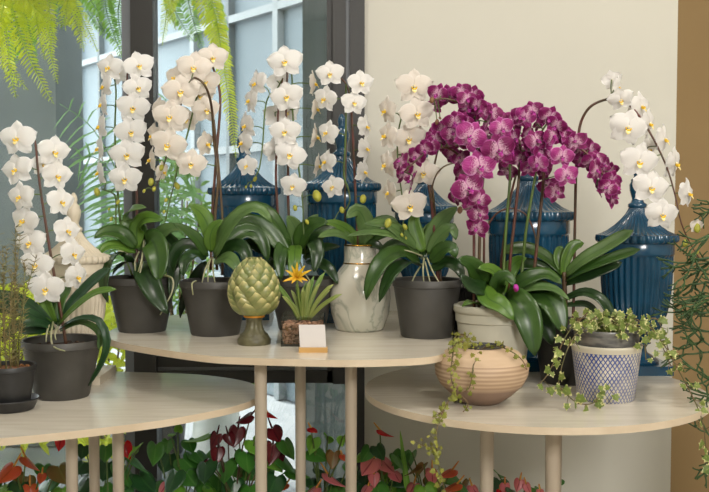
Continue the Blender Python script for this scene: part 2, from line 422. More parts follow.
window('window_2', [((f1, WY - .02, 0), (f2, WY + .07, 2.8), 'frame'), ((g0, WY + .0, at(0, 383, WY).z), (g1, WY + .07, 2.8), 'frame'), ((g1, WY - .02, at(0, 383, WY).z), (g2, WY + .07, 2.8), 'frame'),
        ((g2, WY - .01, 0), (g3, WY + .07, 2.8), 'frame2'), ((g3, WY - .03, 0), (xw0, WY + .07, 2.8), 'frame'),
        ((f2, WY, at(0, 383, WY).z), (g2, WY + .07, at(0, 371, WY).z), 'frame'), ((f2, WY + .01, at(0, 371, WY).z), (g0, WY + .06, at(0, 367, WY).z), 'frame2'),
        ((f2, WY, at(0, 367, WY).z), (g0, WY + .07, at(0, 356, WY).z), 'frame'), ((f2, WY, 0), (g2, WY + .07, .05), 'frame')],
       ((f2, WY + .03, .05), (g2, WY + .038, 2.8)))
# facade of the building across, running away to the left
Y0 = 6.5; P0 = V3((-.0898 * Y0, Y0, 0)); D = V3((-.735, 1, 0)).normalized(); Nn = V3((-D.y, D.x, 0))
if Nn.y > 0: Nn = -Nn
FH = 4.0
def slab(mb, t0, t1, z0, z1, th, off):
    A = P0 + D * t0 + Nn * off; B = P0 + D * t1 + Nn * off; C = -Nn * th
    q = [A, B, B + C, A + C]; vs = [V3((p.x, p.y, z0)) for p in q] + [V3((p.x, p.y, z1)) for p in q]
    mb.add(vs, [(0, 1, 2, 3), (4, 7, 6, 5), (0, 4, 5, 1), (1, 5, 6, 2), (2, 6, 7, 3), (3, 7, 4, 0)])
mb = MB(); slab(mb, -2.5, 12, 0, FH, .2, 0); struct(mb.build('wall_facade', MT['facade'], smooth=False))
mb = MB()
zl = 1.3 + 50 * 6.5 / 985; dz = 134 * 6.5 / 985
for k in range(-1, 5): slab(mb, -2.5, 12, zl + k * dz - .025, zl + k * dz + .025, .06, .05)
for t in [-.2 + 1.15 * i for i in range(-2, 10)]: slab(mb, t - .03, t + .03, 0, FH, .06, .05)
struct(mb.build('trim_facade', MT['mullion'], smooth=False))
mb = MB()
for t in [.42 + 2.3 * i for i in range(-1, 5)]: slab(mb, t - .02, t + .02, 0, FH, .06, .05)
struct(mb.build('trim_facade_joint', MT['mulliond'], smooth=False))
sbox('wall_outdoor_pier', (-2.35, 5.1, 0), (at(58, 246, 5.1).x, 5.6, 4.5), 'column')
sbox('trim_outdoor_cladding', (at(303, 246, 3.95).x, 3.95, 0), (at(345, 246, 3.95).x, 4.15, 2.8), 'column2')

# ------------------------------------------------------------------ tables
def table(name, label, outline, ztop, th, legs, lr):
    cx = sum(p[0] for p in outline) / len(outline); cy = sum(p[1] for p in outline) / len(outline)
    t = thing(name, label, 'table', (cx, cy, 0), 'pale wooden display tables')
    n0 = len(outline); closed = [(outline[i % n0][0], outline[i % n0][1], 0) for i in range(-1, n0 + 2)]
    sm = spline(closed, 10)[10:10 * (n0 + 1)]
    pts = sm; n = len(pts); vs = []
    for z in (ztop - th, ztop): vs += [V3((p.x, p.y, z)) for p in pts]
    mb = MB(); mb.add(vs, [tuple(range(n, 2 * n))], mi=0)
    mb.add(vs, [tuple(range(n))[::-1]], mi=0)
    mb.add(vs, [(i, (i + 1) % n, (i + 1) % n + n, i + n) for i in range(n)], mi=1)
    mb.build('tabletop', [MT['wood'], MT['woodedge']], t, smooth=False)
    for (x, y) in legs:
        MB().lathe([(0, 0), (lr * .8, 0), (lr * .82, .01), (lr, ztop - th), (0, ztop - th)], (x, y, 0), 20).build('leg', MT['leg'], t, angle=40)
    return t
def lx(px, Y): return (at(px, 440, Y).x, Y)
ZR, ZM = .793, .92
ZL = .793
N = 40
table('display_table', 'round pale wood table holding the blue lattice pot and striped bowl', [(.475 + .447 * math.cos(2 * PI * k / 24), 2.60 + .447 * math.sin(2 * PI * k / 24)) for k in range(24)], ZR, .017,
      [lx(487, 2.55), lx(553, 2.35), lx(556, 2.9)], .0185)
table('display_table', 'tallest pale wood table holding the artichoke and marbled vase', [(-.70, 2.78), (-.66, 2.64), (-.57, 2.53), (-.37, 2.37), (-.247, 2.325), (-.03, 2.296), (.10, 2.31), (.19, 2.35), (.235, 2.45), (.255, 2.62), (.265, 2.82), (.30, 3.02), (.33, 3.16), (.26, 3.27), (.05, 3.31), (-.3, 3.31), (-.55, 3.22), (-.67, 3.0)], ZM, .017,
      [lx(261, 2.42), lx(300.5, 2.76), lx(351, 2.5)], .0155)
table('display_table', 'low pale wood table at the left with a rounded right end', [(-.245, 2.52), (-.285, 2.68), (-.43, 2.80), (-.62, 2.845), (-.9, 2.88), (-1.25, 2.84), (-1.5, 2.6), (-1.5, 2.25), (-1.25, 2.02), (-1.0, 2.0), (-.742, 2.06), (-.494, 2.19), (-.37, 2.29), (-.28, 2.40)], ZL, .017,
      [lx(71.5, 2.35), lx(94, 2.62), lx(118, 2.42), (-1.35, 2.3)], .0145)

# ------------------------------------------------------------------ pots
def nursery(parent, c, rt, rb, h, mat='pot', soil='soil', level=.85):
    x, y, z = c
    pr = [(0, 0), (rb * .96, 0), (rb, .004), (rb + (rt - rb) * .42, h * .45), (rb + (rt - rb) * .86, h * .86), (rt * .965, h * .865), (rt, h * .88), (rt * 1.0, h * .985), (rt * .985, h), (rt * .93, h * .99), (rt * .9, h * .8), (rt * .86, h * .6)]
    mb = MB().lathe(pr, c, 48)
    o = mb.build('pot', MT[mat], parent, angle=50)
    mb = MB().lathe([(0, h * level + .006), (rt * .5, h * level + .004), (rt * .88, h * level), (rt * .82, h * level - .02), (0, h * level - .02)], c, 32)
    for k in range(70):
        a = R.uniform(0, 2 * PI); r = rt * .84 * math.sqrt(R.random())
        mb.ball((x + r * math.cos(a), y + r * math.sin(a), z + h * level + .002), (R.uniform(.004, .009), R.uniform(.003, .006), .004), 5, 4, ax=(R.uniform(-.4, .4), R.uniform(-.4, .4), 1))
    mb.build('potting_bark', MT[soil], parent)

# ------------------------------------------------------------------ orchid flowers
def petal(mb, ang, L, Wd, y0, curl, cup, n=8, m=7, pw=.75, claw=.18, seed=0, tw=0, mi=0):
    rows = []; uv = []; ca, sa = math.cos(ang), math.sin(ang)
    for i in range(n + 1):
        s = i / n
        pr = max(claw * (1 - s), math.sin(PI * s ** pw) ** .52) if s < 1 else .0
        row = []; ru = []
        for j in range(m):
            t = -1 + 2 * j / (m - 1); x = t * Wd * pr; r = .003 + s * L * (1 - .06 * t * t)
            y = y0 + curl * L * s * s + cup * Wd * pr * t * t + .0022 * math.sin(7 * s + 3.1 * t + seed) * s + tw * t * s * Wd
            row.append((x * ca + r * sa, y, -x * sa + r * ca)); ru.append((s, t))
        rows.append(row); uv.append(ru)
    mb.grid(rows, uv, mi)
def flower_mesh(seed, kind):
    r = random.Random(seed); mb = MB(); j = lambda a: r.uniform(-a, a)
    if kind == 'w':
        petal(mb, j(.08), .047, .0195, .004, .10 + j(.1), -.10, seed=seed)
        for s in (-1, 1): petal(mb, s * 2.45 + j(.08), .047, .0185, .004, .10 + j(.1), -.10, seed=seed + s)
        for s in (-1, 1): petal(mb, s * (1.30 + j(.06)), .052, .0270, -.001, .14 + j(.14), .24 + j(.12), 9, 9, .72, .2, seed + 3 * s)
    else:
        petal(mb, j(.08), .044, .0165, .004, .12 + j(.1), .1, seed=seed)
        for s in (-1, 1): petal(mb, s * 2.40 + j(.08), .044, .0155, .004, .12 + j(.1), .1, seed=seed + s)
        for s in (-1, 1): petal(mb, s * (1.22 + j(.06)), .048, .026, -.001, .08 + j(.12), .2, 9, 9, .75, .2, seed + 3 * s)
    return mb
def lip_mesh(kind):
    mb = MB()
    k = 1.0
    # column
    mb.ball((0, -.006, .004), (.0035, .006, .004), 8, 6, mi=1)
    # side lobes
    for s in (-1, 1):
        mb.ball((s * .0065, -.010, -.003), (.0025, .0065, .0065), 8, 6, ax=(s * .5, -.2, 1), mi=0)
    # mid lobe, tongue pointing forward and down with two horns
    rows = []; uv = []
    for i in range(6):
        t = i / 5; hw = [.003, .0065, .0085, .0065, .004, .001][i]
        p = V3((0, -.010 - .012 * math.sin(t * 1.6), -.004 - .014 * t))
        rows.append([p + V3((q * hw, -.002 * (1 - q * q), 0)) for q in (-1, -.5, 0, .5, 1)]); uv.append([(t, q) for q in (-1, -.5, 0, .5, 1)])
    mb.grid(rows, uv, 1 if kind == 'w' else 0)
    mb.ball((0, -.014, -.006), (.0055, .004, .004), 8, 6, mi=0)
    return mb
FM = {}; LM = {}
def proto(kind, mats, lipmats, count=4):
    L = []
    for i in range(count):
        b = flower_mesh(11 * i + 5, kind[0]); me_o = b.build('flower', mats, origin=V3((0, 0, 0)))
        L.append(me_o.data); bpy.data.objects.remove(me_o)
    FM[kind] = L
    b = lip_mesh(kind[0]); o = b.build('lip', lipmats, origin=V3((0, 0, 0))); LM[kind] = o.data; bpy.data.objects.remove(o)
proto('w', [MT['petal']], [MT['lip'], MT['lipw']]); proto('w2', [MT['petal2']], [MT['lip'], MT['lipw']])
proto('p', [MT['ppetal']], [MT['plip'], MT['plip']], 5); proto('p2', [MT['ppetal2']], [MT['plip'], MT['plip']], 3)

def add_flower(parent, p, yaw, pitch, roll, size, kind):
    me = R.choice(FM[kind])
    o = bpy.data.objects.new('flower', me); COL.objects.link(o); o.parent = parent; o.location = p - W[parent.name]
    o.rotation_euler = (pitch, roll, yaw); o.scale = (size,) * 3
    l = bpy.data.objects.new('lip', LM[kind]); COL.objects.link(l); l.parent = o; l.scale = (.82,) * 3
    return o

def orchid(label, base, pot, leaves, stems, flowers, buds=(), roots=(), kind='w', size=1, lean=None, stemY=None, group='potted orchids', leaf_m='leaf', extra_name='potted_orchid', fixed_pitch=.1):
    """base=(px,Y,ztable); stems: list of (points px,py,Y, radius px-free, material)"""
    px, Y, zt = base
    c = V3((at(px, 300, Y).x, Y, zt)); root = thing(extra_name, label, 'orchid', c, group)
    if pot: pot(root, c)
    for L in leaves:
        pts, wd = L[0], L[1]; hint = L[2] if len(L) > 2 and L[2] else (0, -.7, .7); mat = L[3] if len(L) > 3 else leaf_m; shp = L[4] if len(L) > 4 else 'oval'
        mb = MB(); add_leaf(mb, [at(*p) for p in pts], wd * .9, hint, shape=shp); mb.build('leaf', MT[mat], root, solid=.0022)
    allst = []
    for pts, rad, mat in stems:
        P = [at(*p) for p in pts]; allst.append(spline(P, 6))
        mb = MB().tube(P, rad, 7, smooth=5); mb.build('flower_stem', MT[mat], root)
    flat = [q for s_ in allst for q in s_]
    class Ped:
        v = []
        def tube(self, p, r_, k_, smooth=3): MB().tube(p, r_, k_, smooth=smooth).build('flower_stalk', MT['stemg'], root)
    ped = Ped()
    for fl in flowers:
        x, y, yy, yaw = fl[0], fl[1], fl[2], fl[3]; sz = fl[4] if len(fl) > 4 else 1; kd = fl[5] if len(fl) > 5 else kind
        if 40 <= abs(yaw) < 100: yaw += 3 if yaw > 0 else -3
        if kind[0] == 'w': sz *= .95
        pitch = fl[6] if len(fl) > 6 else fixed_pitch + R.uniform(-.12, .12)
        p = at(x, y, yy); yr = math.radians(yaw)
        add_flower(root, p, yr, pitch, R.uniform(-.28, .28) if kind[0] == 'w' else R.uniform(-.5, .5), size * sz, kd)
        if flat:
            back = p + V3((-math.sin(yr), math.cos(yr), 0)) * .006 * sz
            q = min(flat, key=lambda s_: (s_ - back - V3((0, 0, .0))).length)
            if (q - back).length > .004 and (q - back).length < .14:
                mid = (back + q) / 2 + V3((-math.sin(yr) * .01, math.cos(yr) * .012, .004))
                ped.tube([q, mid, back], .0016, 5, smooth=3)
    for b in buds:
        x, y, yy, r = b[:4]; p = at(x, y, yy); d = V3((R.uniform(-.6, .6), R.uniform(-.5, 0), -1))
        MB().ball(p, (r * .8, r * .8, r * 1.15), 10, 8, ax=d).build('bud', MT[b[4] if len(b) > 4 else 'bud'], root)
        if flat:
            q = min(flat, key=lambda s_: (s_ - p).length)
            if .002 < (q - p).length < .1: ped.tube([q, (p + q) / 2 + V3((0, 0, .006)), p], .0014, 5, smooth=3)
    for pts in roots:
        MB().tube([at(*p) for p in pts], [.0028, .0024, .0016], 6, smooth=4).build('aerial_root', MT['root'], root)
    return root

F_ = (0, -1, .15)      # leaf faces the viewer's side
U_ = (0, -.25, 1)      # leaf faces up
def npot(rt, rb, h, mat='pot', soil='soil'): return lambda root, c: nursery(root, c, rt, rb, h, mat, soil)

# A: left table -------------------------------------------------------------
Y = 2.50
orchid('white orchid on the left table in a dark pot with strappy leaves', (61, Y, ZL), npot(.101, .068, .148),
  [([(52, 325, Y), (30, 305, Y - .03), (2, 296, Y - .08), (-22, 300, Y - .1)], .034, (0, -1, .5), 'strap', 'strap'),
   ([(52, 327, Y), (28, 313, Y - .06), (0, 308, Y - .1), (-18, 314, Y - .14)], .032, (0, -1, .5), 'strap', 'strap'),
   ([(54, 327, Y), (32, 322, Y - .07), (14, 328, Y - .1), (2, 342, Y - .14)], .028, (0, -1, .5), 'strap', 'strap'),
   ([(54, 326, Y), (36, 330, Y - .03), (20, 333, Y - .09)], .034, (0, -1, .5), 'strap', 'strap'),
   ([(57, 325, Y), (72, 303, Y + .02), (92, 282, Y + .04), (110, 268, Y + .03)], .040, (-.4, -.7, .5), 'strap', 'strap'),
   ([(57, 325, Y), (76, 306, Y - .02), (96, 292, Y - .03), (116, 289, Y - .04)], .026, (-.2, -.6, .7), 'leafb', 'strap'),
   ([(60, 328, Y), (78, 318, Y - .03), (98, 320, Y - .06), (107, 340, Y - .07), (102, 362, Y - .06), (88, 386, Y - .04)], .022, (0, -.6, .8), 'strap', 'strap'),
   ([(60, 330, Y), (82, 322, Y), (100, 333, Y - .03), (98, 350, Y - .05)], .02, (0, -.6, .8), 'leaf', 'strap'),
   ([(54, 322, Y), (46, 305, Y - .01), (42, 288, Y)], .034, F_, 'leafb', 'strap'),
   ([(56, 322, Y), (51, 300, Y + .01), (46, 280, Y)], .030, F_, 'strap', 'strap'),
   ([(57, 322, Y), (61, 300, Y + .01), (70, 284, Y + .03)], .028, F_, 'leaf', 'strap')],
  [([(66, 344, Y), (62, 318, Y), (57, 290, Y), (52, 262, Y), (47, 232, Y), (42, 200, Y), (38, 170, Y), (36, 148, Y), (33, 134, Y), (26, 130, Y - .02)], [.0042, .004, .0036, .003, .002], 'stemr'),
   ([(52, 262, Y + .006), (47, 232, Y + .006), (42, 200, Y + .006), (38, 170, Y + .006), (36, 146, Y + .006)], [.003, .0032, .0026], 'stemg')],
  [(17, 139, Y - .05, -6, 1.0), (16, 170, Y - .05, -20, .92), (20, 197, Y - .06, -25, .85), (24, 221, Y - .05, -22, .9), (30, 243, Y - .05, -14, .9), (36, 265, Y - .05, -5, .9), (46, 289, Y - .06, 4, .98),
   (54, 152, Y + .03, 42, .95), (57, 176, Y + .03, 44, .92), (61, 202, Y + .04, 50, .88), (67, 231, Y + .03, 52, .88), (73, 254, Y + .02, 55, .84), (77, 277, Y, 60, .84), (43, 165, Y + .04, 50, .7)],
  roots=[[(53, 322, Y - .01), (51, 337, Y - .06), (54, 347, Y - .10), (65, 351, Y - .12)], [(50, 322, Y), (47, 332, Y - .04), (46, 342, Y - .06)], [(58, 326, Y), (55, 334, Y - .04), (56, 340, Y - .05)]], kind='w')

# B --------------------------------------------------------------------------
Y = 2.81
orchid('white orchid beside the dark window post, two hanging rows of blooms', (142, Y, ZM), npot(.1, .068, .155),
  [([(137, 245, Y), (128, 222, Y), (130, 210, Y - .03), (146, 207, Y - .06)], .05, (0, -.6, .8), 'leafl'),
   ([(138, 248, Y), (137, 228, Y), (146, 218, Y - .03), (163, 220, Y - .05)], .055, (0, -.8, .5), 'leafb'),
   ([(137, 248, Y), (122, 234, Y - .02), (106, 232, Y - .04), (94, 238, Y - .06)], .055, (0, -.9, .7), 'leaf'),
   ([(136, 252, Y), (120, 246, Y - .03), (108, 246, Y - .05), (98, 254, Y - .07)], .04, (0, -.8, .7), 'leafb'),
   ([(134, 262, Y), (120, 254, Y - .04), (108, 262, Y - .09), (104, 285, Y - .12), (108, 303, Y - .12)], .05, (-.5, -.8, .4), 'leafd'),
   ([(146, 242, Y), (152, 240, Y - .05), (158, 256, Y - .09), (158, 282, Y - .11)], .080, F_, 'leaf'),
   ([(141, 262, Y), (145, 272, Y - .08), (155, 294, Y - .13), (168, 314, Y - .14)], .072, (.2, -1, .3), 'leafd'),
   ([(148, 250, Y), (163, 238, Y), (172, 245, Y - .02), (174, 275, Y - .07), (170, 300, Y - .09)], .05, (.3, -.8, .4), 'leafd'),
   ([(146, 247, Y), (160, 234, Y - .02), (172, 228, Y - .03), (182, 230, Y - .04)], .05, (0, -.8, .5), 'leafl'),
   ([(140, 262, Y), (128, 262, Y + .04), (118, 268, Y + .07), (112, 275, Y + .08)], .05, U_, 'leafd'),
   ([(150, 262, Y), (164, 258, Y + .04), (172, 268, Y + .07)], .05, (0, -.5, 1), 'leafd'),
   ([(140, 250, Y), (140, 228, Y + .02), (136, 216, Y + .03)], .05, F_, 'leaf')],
  [([(138, 275, Y), (136, 240, Y + .02), (137, 200, Y + .04), (134, 160, Y + .04), (129, 120, Y + .03), (127, 85, Y + .02), (128, 66, Y)], [.0042, .004, .003, .002], 'stemr'),
   ([(132, 275, Y), (117, 232, Y), (116, 200, Y), (112, 193, Y - .01), (104, 190, Y - .02)], [.003, .0026, .0018], 'stemg'),
   ([(136, 270, Y), (122, 232, Y + .02), (117, 180, Y + .02), (115, 130, Y + .02), (116, 90, Y + .01), (112, 68, Y)], [.0035, .003, .002], 'stemg')],
  [(139, 66, Y - .04, 16, .94), (138, 88, Y - .04, 18, .88), (133, 108, Y - .05, 8, 1.0), (131, 132, Y - .05, 8, .98), (127, 155, Y - .06, 4, 1.04), (125, 179, Y - .06, 2, .98),
   (109, 68, Y - .02, -22, .9), (104, 87, Y - .03, -58, .86), (102, 105, Y - .03, -62, .86), (100, 127, Y - .03, -58, .9), (99, 149, Y - .03, -62, .86), (99, 173, Y - .03, -60, .86), (119, 74, Y + .03, -30, .7)],
  buds=[(97, 192, Y - .02, .011), (118, 202, Y - .02, .007), (111, 219, Y - .01, .006), (109, 209, Y, .004)],
  roots=[[(139, 252, Y), (135, 262, Y - .06), (136, 276, Y - .08)], [(143, 250, Y), (142, 264, Y - .07), (139, 277, Y - .085)], [(131, 256, Y), (125, 252, Y - .03), (118, 251, Y - .05)], [(144, 240, Y), (142, 258, Y - .09), (138, 272, Y - .1)], [(160, 275, Y - .08), (172, 278, Y - .11), (172, 292, Y - .12), (160, 315, Y - .13)]])

# C --------------------------------------------------------------------------
Y = 2.74
orchid('white orchid with dark arching stems left of the artichoke', (215, Y, ZM), npot(.098, .068, .152),
  [([(207, 256, Y), (198, 240, Y - .02), (186, 230, Y - .04), (173, 223, Y - .06)], .036, (0, -.8, .6), 'leaf'),
   ([(212, 246, Y), (208, 226, Y), (200, 212, Y - .01), (189, 205, Y - .03)], .056, (.3, -.9, .5), 'leafb'),
   ([(211, 252, Y), (210, 238, Y - .02), (214, 227, Y - .03), (223, 220, Y - .04)], .04, (0, -.9, .5), 'leafb'),
   ([(214, 258, Y), (224, 234, Y - .03), (240, 214, Y - .05), (258, 208, Y - .06), (272, 222, Y - .07)], .058, (0, -.7, .8), 'leafl'),
   ([(216, 256, Y), (232, 238, Y + .02), (248, 230, Y + .03), (262, 240, Y + .03), (268, 262, Y + .03)], .055, (0, -.9, .5), 'leaf'),
   ([(216, 260, Y), (232, 246, Y - .03), (243, 248, Y - .06), (248, 262, Y - .08), (248, 278, Y - .09)], .044, (0, -1, .4), 'leafd'),
   ([(206, 258, Y), (194, 254, Y - .04), (185, 262, Y - .08), (183, 276, Y - .10)], .046, (-.2, -.9, .5), 'leafd'),
   ([(208, 256, Y), (194, 245, Y + .02), (181, 246, Y + .02), (172, 262, Y + .01), (170, 282, Y)], .045, (0, -.8, .6), 'leafd'),
   ([(214, 262, Y), (228, 258, Y - .06), (236, 266, Y - .09), (240, 276, Y - .1)], .046, (0, -.9, .6), 'leafl'),
   ([(218, 252, Y + .02), (240, 226, Y + .04), (262, 226, Y + .05), (284, 250, Y + .05), (290, 268, Y + .05)], .062, (0, -.9, .5), 'leaf'),
   ([(206, 262, Y), (196, 278, Y + .09), (184, 300, Y + .13), (180, 318, Y + .12)], .04, F_, 'leafd'),
   ([(214, 252, Y), (220, 232, Y + .02), (230, 216, Y + .03)], .045, F_, 'leaf')],
  [([(217, 270, Y), (215, 220, Y), (218, 180, Y), (214, 140, Y), (212, 110, Y - .05), (208, 92, Y - .11), (202, 82, Y - .13), (195, 78, Y - .12), (191, 80, Y - .08)], [.0042, .004, .0034, .0028], 'stemd'),
   ([(211, 270, Y), (212, 220, Y + .01), (216, 160, Y + .01), (220, 110, Y + .01), (219, 88, Y + .01), (212, 66, Y), (202, 56, Y - .01)], [.0042, .004, .0034, .0026], 'stemr'),
   ([(222, 275, Y), (223, 232, Y), (219, 170, Y), (215, 130, Y), (213, 110, Y)], [.0036, .003, .0024], 'stemd'),
   ([(195, 80, Y - .02), (184, 96, Y), (178, 116, Y), (172, 136, Y), (166, 158, Y), (161, 174, Y), (157, 184, Y), (152, 189, Y)], [.0026, .0022, .0016], 'stemd'),
   ([(206, 70, Y + .01), (196, 100, Y + .03), (190, 124, Y + .02), (185, 142, Y + .02), (179, 155, Y + .02), (176, 175, Y + .02), (170, 200, Y + .02), (165, 222, Y + .02)], [.0026, .0024, .0018], 'stemg')],
  [(213, 58, Y - .03, 10, .90), (194, 68, Y - .06, 4, 1.02), (205, 82, Y - .01, 12, .92), (181, 92, Y - .07, 0, 1.10), (175, 78, Y - .01, -30, .8), (206, 110, Y - .03, 24, .86), (170, 117, Y - .07, -2, 1.05),
   (158, 110, Y - .01, -45, .86), (168, 145, Y - .07, 0, 1.06), (206, 144, Y, 60, .84), (191, 164, Y - .05, 10, .92), (153, 136, Y, -50, .84), (151, 160, Y, -62, .8), (163, 172, Y, 62, .66), (200, 96, Y + .03, 20, .84), (186, 120, Y + .03, 10, .8)],
  buds=[(161, 168, Y - .01, .009), (151, 182, Y - .01, .010), (154, 189, Y - .01, .007), (144, 191, Y - .01, .005), (177, 186, Y + .01, .010), (166, 200, Y + .01, .006), (164, 212, Y + .01, .005)],
  roots=[[(211, 258, Y), (208, 268, Y - .04), (208, 282, Y - .06)], [(213, 258, Y), (213, 270, Y - .05), (215, 283, Y - .06)], [(210, 260, Y), (205, 270, Y - .05), (202, 283, Y - .06)], [(196, 281, Y - .06), (192, 284, Y - .1), (193, 295, Y - .1)]], kind='w2')

# D --------------------------------------------------------------------------
Y = 2.84
orchid('white orchid behind the glass planter, tall column of blooms before the panes', (302, Y, ZM), npot(.098, .068, .150),
  [([(292, 245, Y), (284, 246, Y - .05), (280, 260, Y - .09), (281, 280, Y - .1)], .046, F_, 'leaf'),
   ([(296, 245, Y), (295, 250, Y - .06), (294, 262, Y - .1), (291, 280, Y - .11)], .044, F_, 'leafb'),
   ([(294, 248, Y), (297, 234, Y), (292, 222, Y - .01), (287, 216, Y - .02)], .055, F_, 'leafl'),
   ([(298, 250, Y), (303, 234, Y - .02), (314, 224, Y - .04), (328, 222, Y - .06)], .060, (0, -.9, .6), 'leaf'),
   ([(302, 248, Y), (312, 240, Y - .03), (317, 252, Y - .06), (314, 272, Y - .07)], .052, (.2, -1, .3), 'leafd'),
   ([(292, 250, Y), (280, 228, Y - .02), (265, 210, Y - .03), (244, 208, Y - .04), (222, 228, Y - .05)], .048, (0, -.7, .8), 'leaf'),
   ([(292, 255, Y), (276, 240, Y - .02), (256, 222, Y - .03), (238, 222, Y - .05), (228, 234, Y - .06)], .052, (0, -.8, .6), 'leafl'),
   ([(290, 260, Y), (270, 250, Y), (250, 244, Y - .01), (236, 250, Y - .02)], .05, (0, -.9, .4), 'leafd'),
   ([(302, 254, Y), (318, 236, Y), (334, 228, Y), (350, 228, Y)], .044, (0, -.8, .6), 'leaf'),
   ([(303, 258, Y), (322, 248, Y), (340, 246, Y + .02)], .036, (0, -.8, .6), 'leafd'),
   ([(306, 262, Y), (318, 262, Y - .03), (330, 270, Y - .06), (338, 284, Y - .07)], .04, (0, -.7, .6), 'leafd'),
   ([(292, 262, Y), (278, 262, Y), (268, 272, Y - .04)], .046, (0, -.7, .7), 'leafd'),
   ([(300, 252, Y), (306, 230, Y + .04), (318, 214, Y + .06)], .05, F_, 'leafl')],
  [([(290, 270, Y), (289, 230, Y), (288, 190, Y), (288, 150, Y), (286, 110, Y), (287, 80, Y), (287, 62, Y - .01)], [.0042, .004, .003, .002], 'stemr'),
   ([(282, 275, Y), (279, 230, Y + .01), (276, 180, Y + .01), (277, 140, Y + .01), (279, 100, Y + .01), (283, 78, Y)], [.004, .0038, .003, .002], 'stemr'),
   ([(303, 222, Y - .03), (303, 208, Y - .03), (301, 186, Y - .02), (297, 155, Y), (294, 130, Y + .01), (292, 100, Y + .01), (292, 78, Y), (290, 66, Y)], [.002, .0026, .0028, .002], 'stemg'),
   ([(306, 260, Y), (303, 222, Y - .03)], [.003, .0022], 'stemg'),
   ([(283, 78, Y), (276, 90, Y + .01), (269, 96, Y), (265, 110, Y), (263, 140, Y), (260, 165, Y), (256, 176, Y), (252, 182, Y)], [.002, .0022, .0018], 'stemg')],
  [(285, 62, Y - .06, -4, 1.06), (287, 97, Y - .06, -8, 1.0), (285, 132, Y - .06, -6, .96), (290, 155, Y - .06, 2, .98), (293, 186, Y - .05, -8, .82), (279, 82, Y + .03, 150, .84), (287, 112, Y + .03, 10, .8), (276, 116, Y + .04, 160, .86), (276, 150, Y + .02, 30, .86),
   (256, 84, Y - .02, -52, .9), (250, 101, Y - .02, -58, .86), (246, 126, Y - .02, -55, .9), (243, 143, Y - .02, -58, .88), (247, 166, Y - .03, -28, .72),
   (314, 84, Y + .01, 78, .84, 'w2'), (316, 109, Y + .01, 80, .84, 'w2'), (316, 137, Y + .01, 78, .84, 'w2'), (318, 166, Y + .01, 80, .80, 'w2')],
  buds=[(317, 196, Y - .05, .0155), (255, 179, Y, .007), (251, 186, Y, .005), (246, 187, Y, .004), (295, 208, Y - .04, .008), (307, 222, Y - .04, .007)],
  roots=[[(296, 262, Y), (294, 270, Y - .05), (290, 282, Y - .07)], [(300, 262, Y), (304, 272, Y - .05), (310, 281, Y - .07)]])

# E: vase orchid ------------------------------------------------------------
Y = 2.83
def vase(root, c):
    k = 1.0
    pr = [(0, 0), (.064, 0), (.070, .006), (.084, .05), (.0885, .09), (.087, .115), (.078, .145), (.062, .172), (.0485, .190), (.0465, .2), (.046, .243), (.044, .246), (.040, .243), (.040, .19), (.03, .18), (0, .18)]
    MB().lathe(pr, c, 56).build('pot', MT['marble'], root, angle=60)
    for z, r in ((.2445, .0462), (.193, .0480)):
        MB().lathe([(r - .002, -.0022), (r + .0012, -.0016), (r + .0012, .0016), (r - .002, .0022)], c + V3((0, 0, z)), 56).build('gold_ring', MT['gold'], root)
orchid('white orchid growing in the marbled vase with gold bands', (360, Y, ZM), vase,
  [([(357, 246, Y), (346, 236, Y - .03), (332, 233, Y - .05), (318, 237, Y - .07)], .04, (0, -.7, .7), 'leafl'),
   ([(358, 246, Y), (350, 232, Y - .01), (336, 224, Y - .03), (322, 222, Y - .04)], .036, (0, -.8, .5), 'leafb'),
   ([(360, 246, Y), (366, 226, Y), (358, 210, Y - .02), (346, 218, Y - .04)], .056, F_, 'leafl'),
   ([(362, 246, Y), (372, 228, Y - .01), (386, 220, Y - .02), (398, 222, Y - .04)], .046, (0, -.8, .6), 'leafl'),
   ([(363, 247, Y), (378, 236, Y - .02), (394, 232, Y - .04), (408, 236, Y - .05)], .036, (0, -.8, .6), 'leaf'),
   ([(362, 248, Y), (374, 244, Y - .03), (384, 250, Y - .04)], .034, (0, -.8, .6), 'leafd')],
  [([(358, 250, Y), (356, 205, Y), (354, 160, Y), (352, 120, Y), (350, 98, Y), (346, 84, Y), (338, 76, Y - .01)], [.004, .0036, .003, .002], 'stemr'),
   ([(346, 84, Y), (346, 120, Y - .01), (345, 150, Y - .01), (344, 175, Y - .01), (348, 188, Y - .01), (350, 200, Y - .01), (346, 209, Y - .01), (342, 209, Y - .01)], [.0028, .0026, .0018], 'stemg'),
   ([(346, 246, Y), (345, 200, Y + .02), (346, 150, Y + .02), (346, 120, Y + .02)], [.003, .0026], 'stemd')],
  [(330, 74, Y - .05, -4, .84), (325, 99, Y - .05, -36, .84), (361, 83, Y - .05, 22, .84), (354, 103, Y - .05, 16, .80), (366, 127, Y - .02, 56, .82), (327, 133, Y - .03, -40, .82), (366, 149, Y - .02, 58, .82), (326, 162, Y - .03, -54, .80), (364, 172, Y - .02, 60, .80), (333, 187, Y - .04, -30, .76)],
  buds=[(363, 199, Y - .03, .012), (342, 210, Y - .03, .009), (334, 221, Y - .02, .006), (338, 225, Y - .02, .005)])

